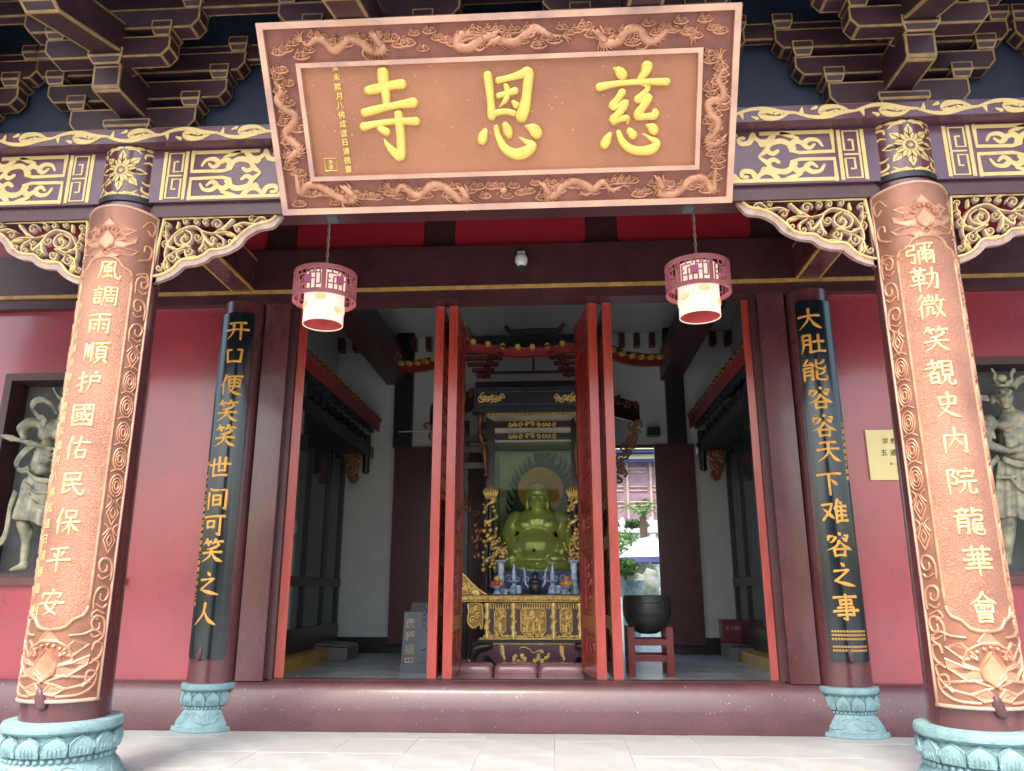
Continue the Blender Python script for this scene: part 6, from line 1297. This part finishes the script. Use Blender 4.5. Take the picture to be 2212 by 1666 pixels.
for px, cols, lb in ((555, ('yellowfruit', 'redfruit', 'orange', 'redfruit'), 'footed white dish piled with yellow and red fruit on the altar'), (1410, ('orange', 'orange', 'orange', 'yellowfruit'), 'footed white dish piled with oranges on the altar')):
    tt = put('fruit_dish', lb, 'dish', px, [('dish', L([(.07, 0), (.05, .03), (.03, .06), (.04, .08), (.13, .125), (.135, .13), (.03, .09)]), 'porcelain')], T_+.22)
    for (dx, dy, dz), m_ in zip(((-.06, 0, .16), (.06, 0, .16), (0, -.03, .16), (0, 0, .235)), cols[1:]+cols[:1]):
        f_ = MB(); f_.ball((0, 0, 0), (.048, .048, .045), 12); o = f_.obj('fruit', m_, None, smooth='all'); o.location = tt.location+Vector((dx, dy, dz))
        nm = {'orange': 'round orange', 'yellowfruit': 'yellow apple', 'redfruit': 'red apple'}[m_]
        side_ = 'left' if px < 1000 else 'right'; pos_ = 'on top of the pile' if dz > .2 else ('at the left of the pile' if dx < 0 else 'at the right of the pile' if dx > 0 else 'at the front of the pile')
        tag(o, f'{nm} {pos_} in the {side_} fruit dish', 'fruit', 'fruit in the altar dishes')
for px, lb in ((820, 'blue and white porcelain cup beside the left candlestick'), (1310, 'blue and white porcelain cup beside the right candlestick')): put('cup', lb, 'cup', px, [('cup_body', L([(.03, 0), (.05, .02), (.055, .1), (.05, .13), (.045, .13), (.045, .03), (.001, .02)]), 'porcelain')], T_+.2)
for px, lb in ((660, 'small blue and white bowl right of the left fruit dish'), (1375, 'small blue and white bowl under the right fruit dish rim')): put('bowl', lb, 'bowl', px, [('bowl_body', L([(.04, 0), (.03, .015), (.06, .05), (.075, .08), (.07, .08), (.02, .02)]), 'porcelain')], T_+.12)
tt = put('incense_burner', 'dark pewter lidded incense burner at the middle of the altar', 'incense burner', 1025, [('burner_body', L([(.06, 0), (.09, .03), (.105, .1), (.11, .14), (.09, .17), (.1, .18), (.1, .2), (.05, .24), (.045, .27), (.06, .3), (.03, .33), (.001, .34)]), 'pewter')], T_+.25)
for sx in (-1, 1):
    b = MB(); b.tube(cat3([(sx*.1, 0, .1), (sx*.15, 0, .17), (sx*.16, 0, .28), (sx*.17, 0, .36), (sx*.2, 0, .41)], 4), [.012+.006*math.sin(i*.2) for i in range(17)], 8); b.obj('white_horn', 'porcelain', tt, smooth='all')
for px, lb in ((580, 'small gilded flower spray in front of the left dragon pillar'), (1500, 'gilded flower spray above the right tall vase')):
    tt = put('gilded_flowers', lb, 'ornament', px, [], T_+.42); tt.location.z += .53; b = MB(); rr = random.Random(px)
    for k in range(46): b.ball((rr.uniform(-.15, .15), rr.uniform(-.03, .03), rr.uniform(0, .42)*(.6+.4*rr.random())), rr.uniform(.012, .03), 6)
    b.obj('blossoms', 'goldleaf', tt, smooth='all'); b = MB()
    for k in range(8): b.tube([(0, 0, -.04), (rr.uniform(-.12, .12), 0, rr.uniform(.1, .35))], .006, 5)
    b.obj('stems', 'brownscroll', tt)
# cushions
for i, (u0, u1, lb) in enumerate(((-1.02, -.44, 'shiny maroon kneeling cushion at the left in front of the altar'), (-.43, .16, 'shiny maroon kneeling cushion in the middle in front of the altar'), (.17, .8, 'shiny brown kneeling cushion at the right beside the carved door leaf'))):
    t = thing('kneeling_cushion', lb, 'cushion', ((u0+u1)/2, 1.3, FL+.006), 'kneeling cushions before the altar'); w2 = (u1-u0)/2
    b = MB(); pr = [(1, 0), (1, .05), (.99, .09), (.95, .12), (.85, .137), (.5, .145), (0, .147)]; vs = []; n_ = 24
    for f, z in pr:
        for j in range(n_):
            q = 2*math.pi*j/n_; cx_, cy_ = math.cos(q), math.sin(q); e = .28
            vs.append((w2*f*math.copysign(abs(cx_)**e, cx_), .24*f*math.copysign(abs(cy_)**e, cy_), z*1.25))
    b.add(vs, [(i_*n_+j, i_*n_+(j+1) % n_, (i_+1)*n_+(j+1) % n_, (i_+1)*n_+j) for i_ in range(6) for j in range(n_)]); b.obj('padding', 'cushion', t, smooth='all')
    b = MB(); b.tube([(w2*1.0*math.copysign(abs(math.cos(q))**.28, math.cos(q)), .24*math.copysign(abs(math.sin(q))**.28, math.sin(q)), .07) for q in [k*math.pi/24 for k in range(49)]], .008, 6, cap=False); b.obj('piping', 'cushion', t, smooth='all')
# bowl on its stand
p0, p1 = AZ(1352, 1460, FL), AZ(1433, 1456, FL); y = 1.65; a, c = AY(1345, 1286, y), AY(1447, 1284, y); R_ = (c.x-a.x)/2*1.0; cx_ = (a.x+c.x)/2; ztop = a.z; zb_ = AY(1395, 1370, y).z
t = thing('bronze_bowl', 'large dark bronze singing bowl resting on a red stand', 'bowl', (cx_, y, zb_)); b = MB(); h = ztop-zb_
b.lathe([(.001, 0), (R_*.35, .01), (R_*.7, h*.12), (R_*.93, h*.35), (R_*1.02, h*.6), (R_*1.0, h*.85), (R_*.96, h*.97), (R_*.98, h), (R_*.93, h), (R_*.93, h*.9), (R_*.98, h*.6), (R_*.6, h*.15), (.001, .03)], 48); b.obj('bowl_body', 'bronzebowl', t, smooth=True)
b = MB(); b.lathe([(R_*1.025, h*.5), (R_*1.035, h*.51), (R_*1.025, h*.52)], 48); b.lathe([(R_*1.0, h*.8), (R_*1.02, h*.81), (R_*1.0, h*.82)], 48); b.obj('raised_band', 'bronzebowl', t, smooth=True)
t = thing('bowl_stand', 'red wooden four legged stand under the bronze bowl', 'stand', (cx_, y, FL)); zr = AY(1395, 1382, y).z
for sx in (-1, 1):
    for sy in (-1, 1):
        x, yy = cx_+sx*R_*.78, y+sy*R_*.78; b = MB(); b.box(x-.045, x+.045, yy-.045, yy+.045, FL+.006, zr+.18); b.obj('leg', 'standred', t)
for zz in (zr-.06, FL+.2):
    for s_ in (-1, 1):
        b = MB(); b.box(cx_-R_*.78+.045, cx_+R_*.78-.045, y+s_*R_*.78-.03, y+s_*R_*.78+.03, zz, zz+.08); b.obj('stretcher', 'standred', t)
        b = MB(); b.box(cx_+s_*R_*.78-.03, cx_+s_*R_*.78+.03, y-R_*.78+.045, y+R_*.78-.045, zz, zz+.08); b.obj('stretcher', 'standred', t)
rebase(t)
# grey tablet
y = 1.7; a, c = AY(866, 1453, y), AY(922, 1322, y); x0 = a.x; x1 = x0+.52; zt_ = c.z
t = thing('stone_tablet', 'grey donation tablet with gold characters standing behind the left door leaves', 'tablet', (x0+.25, y, FL)); b = MB(); b.box(x0-.01, x1+.02, y-.05, y+.2, FL, FL+.14); b.obj('foot', 'stele', t)
b = MB(); b.prism([(x0, FL+.142), (x1, FL+.142), (x1, zt_), (x0+.03, zt_)], 'y', y-.02, y+.1); o = b.obj('slab', 'stele', t); b = MB(); b.prism([(x0+.1, zt_), (x1, zt_), (x1-.03, zt_+.13), (x0+.14, zt_+.13)], 'y', y+.0, y+.09); b.obj('cap', 'darkwood', t)
writes(t, 'character', 'steletext', '廣種福田', x0+.115, AY(880, 1346, y-.02).z, .145, lambda u, v, h: (u, y-.02-h, v), .178, h=.006)
b = MB()
for k in range(9): b.stroke([(x0+.3+random.uniform(0, .15), FL+.25+k*.08), (x0+.36+random.uniform(-.04, .06), FL+.3+k*.08)], [.06, .03], .012, lambda u, v, h: (u, y-.02-h, v), sm=1)
b.obj('relief', 'stele', t, smooth='all'); rebase(t)
# foam kneelers, red box, speaker, light tubes
for (px, py, dx, lb) in ((640+72, 1428, 0, 'dusty brown foam kneeler on the floor at the left'), (1616, 1430, 0, 'dusty grey foam kneeler on the floor at the right')):
    p = AZ(px, py, FL); y = p.y; w_ = AY(px+37, py, y).x-AY(px-37, py, y).x; t = thing('foam_kneeler', lb, 'kneeler', (p.x, y+.3, FL+.006)); s_ = -1 if px < 1000 else 1
    b = MB(); b.prism([(-w_/2, 0), (w_/2, 0), (w_/2, .2), (w_/2-.04, .22), (-w_/2+.03, .25), (-w_/2, .22)] if s_ > 0 else [(-w_/2, 0), (w_/2, 0), (w_/2, .2), (w_/2-.03, .24), (-w_/2+.04, .27), (-w_/2, .25)], 'y', -.3, .45); b.obj('foam_block', 'foambox', t)
    b = MB(); b.tube([(-w_/2, -.31, .235), (w_/2, -.31, .21)], .008, 5); b.obj('piping', 'darkwood', t)
y = 4.6; a, c = AY(1564, 1400, y), AY(1611, 1339, y)
t = thing('extinguisher_box', 'small red metal extinguisher box on the floor against the rear wall', 'box', ((a.x+c.x)/2, y, FL)); b = MB(); b.box(a.x, c.x, y, y+.3, FL+.006, c.z-.03); b.obj('body', 'boxred', t); b = MB(); b.box(a.x-.02, c.x+.02, y-.02, y+.32, c.z-.029, c.z); b.obj('lid', 'boxred', t)
writes(t, 'character', 'steletext', '灭火器箱', a.x+.08, c.z-.14, .075, lambda u, v, h: (u, y-h, v), .08, vert=False, h=.003); rebase(t)
y = BK-.2; a = AY(1412, 942, y); t = thing('wall_speaker', 'small black box speaker on the rear wall above the open doorway', 'speaker', tuple(a)); b = MB(); b.box(a.x-.12, a.x+.12, y-.1, y+.1, a.z+.0, a.z+.16); b.obj('cabinet', 'black', t); b = MB(); b.box(a.x-.03, a.x+.03, y+.1, y+.2, a.z+.05, a.z+.11); b.obj('bracket', 'black', t); rebase(t)
for (pa, pb, lb) in (((837, 687), (990, 684), 'thin pale conduit line crossing the hall high on the left'), ((862, 933), (930, 931), 'thin pale conduit line low behind the left door leaves')):
    a, c = AY(*pa, BK-.3), AY(*pb, BK-.3); t = thing('conduit', lb, 'conduit', tuple(a)); b = MB(); b.tube([a, c], .012, 6); b.obj('pipe', 'whiteplaster', t); rebase(t)
# ------------------------------------------------------------------ rear courtyard seen through the doorway
def V(px, py, y): return AY(px, py, y)
Yb = 17; a, c = V(1325, 1125, Yb), V(1440, 960, Yb); z0 = V(1380, 1122, Yb).z
t = thing('rear_hall', 'purple brown lattice front of a further hall under a blue and yellow eave', 'building', ((a.x+c.x)/2, Yb, z0)); b = MB(); b.box(a.x-3, c.x+3, Yb, Yb+.3, z0, c.z+.2); b.obj('facade', 'latticewall', t)
for i in range(9):
    x = a.x-1+i*(V(1400, 1100, Yb).x-V(1348, 1100, Yb).x)*.98; w_ = V(1372, 1100, Yb).x-V(1348, 1100, Yb).x
    for py in (1012, 1052, 1085):
        z = V(1380, py, Yb).z; b = MB(); b.stroke([(x, z), (x+w_*1.5, z)], .06, .05, lambda u, v, h: (u, Yb-h, v), sm=1); b.stroke([(x, z-.14), (x+w_*1.5, z-.14)], .06, .05, lambda u, v, h: (u, Yb-h, v), sm=1); b.obj('lattice_bar', 'mauve', t)
    b = MB(); b.box(x-.12, x-.04, Yb-.06, Yb, z0, V(1380, 1000, Yb).z); b.obj('door_stile', 'mauve', t)
for (p0, p1, m_) in ((1000, 995, 'bluetrim'), (995, 985, 'eaveyellow'), (983, 978, 'bluetrim'), (978, 962, 'eaveyellow')):
    b = MB(); b.box(a.x-3, c.x+3, Yb-.3-(1000-p0)*.02, Yb-.01, V(1380, p0, Yb).z, V(1380, p1, Yb).z-.005); b.obj('eave_band', m_, t)
rebase(t)
Yt = 14.5
t = thing('carved_balustrade', 'pale green carved stone terrace wall with a white rail above it', 'balustrade', (V(1380, 1200, Yt).x, Yt, 0)); z1_ = V(1380, 1148, Yt).z; b = MB(); b.box(a.x-2.5, c.x+3, Yt, Yt+2.4, FL-.3, z1_-.05); b.obj('stone_wall', 'stonegreen', t)
b = MB(); b.box(a.x-2.5, c.x+3, Yt-.08, Yt+.3, z1_-.05, z1_+.05); b.obj('coping', 'whiteplaster', t)
for k in range(8): x = a.x-.8+k*.9; b = MB(); b.box(x-.09, x+.09, Yt-.05, Yt+.15, z1_-1.0, z1_-.06); b.lathe([(.09, z1_+.05), (.05, z1_+.12), (.1, z1_+.25), (.06, z1_+.4), (.001, z1_+.45)], 10, (x, Yt+.1, 0)); b.obj('post', 'whiteplaster', t)
rebase(t)
def leaves(name, par, c, r, n_, s_, mt, seed=1, kind=None):
    rr = random.Random(seed); b = MB()
    for k in range(n_):
        a1, a2 = rr.uniform(0, 6.28), math.acos(rr.uniform(-1, 1)); q = r[0]*(.55+.45*rr.random()), r[1]*(.55+.45*rr.random()), r[2]*(.55+.45*rr.random())
        p = Vector((c[0]+q[0]*math.sin(a2)*math.cos(a1), c[1]+q[1]*math.sin(a2)*math.sin(a1), c[2]+q[2]*math.cos(a2))); d = Vector((rr.uniform(-1, 1), rr.uniform(-1, 1), rr.uniform(-.4, 1))).normalized(); e = d.cross(Vector((rr.uniform(-1, 1), rr.uniform(-1, 1), rr.uniform(-1, 1)))).normalized()
        L_ = s_*rr.uniform(.6, 1.3); b.add([p-d*L_, p+e*L_*.35, p+d*L_, p-e*L_*.35], [(0, 1, 2, 3)])
    return b.obj(name, mt, par, fix=False)
Yp = 13.6; p = V(1390, 1140, Yp)
t = thing('cycad_palm', 'bright green cycad palm on the rear terrace above the umbrella', 'palm', (p.x, Yp, p.z-.1)); b = MB(); b.lathe([(.1, -.3), (.12, 0), (.1, .25), (.12, .32)], 10, (p.x, Yp, p.z)); b.obj('trunk', 'trunk', t, smooth=True)
for k in range(16):
    a_ = k*2.4; L_ = .75; b = MB(); pts = [Vector((p.x, Yp, p.z+.3))+Vector((math.cos(a_)*L_*f, math.sin(a_)*L_*f, .55*math.sin(f*2.2)*(.6+.4*(k % 3)/2)-.1*f)) for f in [i/8 for i in range(9)]]
    for i in range(1, 9):
        d = (pts[i]-pts[i-1]).normalized(); n1 = d.cross(Vector((0, 0, 1))).normalized()
        for sg in (-1, 1): q = pts[i]; w_ = .16*(1-abs(i-4)/7); b.add([q, q+n1*sg*w_+d*.08+Vector((0, 0, -.03)), q+d*.06], [(0, 1, 2)])
    b.tube(pts, .01, 4); b.obj('frond', 'palmleaf', t, fix=False)
rebase(t)
Yu = 12.3; a, c = V(1330, 1205, Yu), V(1475, 1205, Yu); cu = V(1402, 1180, Yu)
t = thing('parasol', 'large white parasol with a blue rim in the rear courtyard', 'umbrella', (cu.x, Yu, FL-.3)); rr_ = (c.x-a.x)/2; zr = V(1380, 1206, Yu).z; zt3 = V(1402, 1160, Yu).z
n_ = 16; b = MB(); vs = []; rg = [(1, 0), (.85, .28), (.6, .62), (.3, .9), (.02, 1)]
for f, h_ in rg:
    for j in range(n_): q = 2*math.pi*j/n_; sc2 = 1-.03*(j % 2); vs.append((cu.x+rr_*f*sc2*math.cos(q), Yu+rr_*f*sc2*math.sin(q), zr+(zt3-zr)*h_))
b.add(vs, [(i*n_+j, i*n_+(j+1) % n_, (i+1)*n_+(j+1) % n_, (i+1)*n_+j) for i in range(4) for j in range(n_)]); b.obj('canopy', 'umbrella', t, fix=False)
b = MB(); vs = []
for z in (zr+.01, zr-.14):
    for j in range(n_): q = 2*math.pi*j/n_; sc2 = 1.003-.03*(j % 2); vs.append((cu.x+rr_*sc2*math.cos(q), Yu+rr_*sc2*math.sin(q), z))
b.add(vs, [(j, (j+1) % n_, n_+(j+1) % n_, n_+j) for j in range(n_)]); b.obj('blue_trim', 'umbrellatrim', t, fix=False)
b = MB(); b.tube([(cu.x, Yu, FL-.3), (cu.x, Yu, zt3)], .03, 8); b.obj('pole', 'whiteplaster', t, smooth=True); rebase(t)
for i, (px, py, y, r, lb) in enumerate(((1350, 1262, 12, .42, 'mossy garden rock below the parasol at the left'), (1398, 1266, 11.4, .4, 'pale mossy garden rock below the parasol at the right'), (1378, 1240, 13.3, .5, 'garden rock against the green terrace wall'))):
    p = V(px, py, y); b = MB(); b.ball((0, 0, 0), (r, r*.7, r), 22); b.v = [(x*(1+.2*math.sin(9*z+x*11+i)+.1*math.sin(23*z)), yy, z*(1+.2*math.sin(11*x+yy*5)+.1*math.sin(27*x+i))) for x, yy, z in b.v]; o = b.obj('garden_rock', 'rock', None, smooth=True); o.location = p; tag(o, lb, 'rock', 'rocks in the rear garden')
for i, (px, py, y, r, lb) in enumerate(((1342, 1180, 12.4, .55, 'bright leafy shrub left of the parasol top'), (1350, 1225, 11.6, .3, 'low green shrub under the parasol rim'), (1365, 1132, 14.9, .4, 'flat cushion shaped pine shrub beside the palm'))):
    p = V(px, py, y); t = thing('shrub', lb, 'shrub', tuple(p)); leaves('foliage', t, (0, 0, 0), (r*1.3, r, r*.8) if i < 2 else (r*1.5, r, r*.3), 420, .09, 'leaf' if i < 2 else 'leaf2', i)
    b = MB(); b.tube([(0, 0, -r*2.2), (0, 0, 0)], .04, 6); b.obj('stem', 'trunk', t)
p = V(1362, 1262, 8); t = thing('flower_pot', 'pale stone flower pot behind the bronze bowl', 'pot', (p.x, 8, FL-.3)); z = p.z; b = MB(); b.lathe([(.18, FL-.3), (.2, z-.2), (.3, z), (.32, z+.08), (.28, z+.08), (.25, z)], 18, (p.x, 8, 0)); b.obj('pot_body', 'stonegreen', t, smooth=True); rebase(t)
# ------------------------------------------------------------------ what stands across the front court (mirrored in the case glass)
for i, (x, y, h_, r) in enumerate(((-7.5, -33, 6.3, 3.2), (-1.6, -31, 7.0, 3.1), (4.2, -34, 6.2, 3.4), (9.5, -32, 6.8, 3.2), (-13, -34, 6.5, 3.4))):
    t = thing('court_tree', 'leafy tree across the front court, '+('second from the left of its row', 'middle one of its row', 'second from the right of its row', 'rightmost of its row', 'leftmost of its row')[i], 'tree', (x, y, 0), 'trees across the front court'); b = MB(); b.tube([(0, 0, -.3), (.1, 0, h_*.35), (0, .1, h_*.6)], [.22, .16, .08], 8); b.obj('trunk', 'trunk', t)
    rr = random.Random(i); b = None
    o = leaves('crown', t, (0, 0, h_*.62), (r, r*.8, h_*.4), 1500, .42, 'leaf', i+9)
t = thing('court_building', 'white low building beyond the trees mirrored in the shrine glass', 'building', (-4, -42, 0)); b = MB(); b.box(-9, 0, -44, -40, -.1, 8.2); b.obj('wall', 'whiteplaster', t); b = MB(); b.box(-9.6, .6, -44.5, -39.5, 8.21, 8.6); b.obj('roof', 'roofgrey', t)
for k in range(4): b = MB(); b.box(-8+k*2.1, -6.8+k*2.1, -39.99, -39.9, 5.6, 7.2); b.obj('window', 'skyglass', t)
rebase(t)
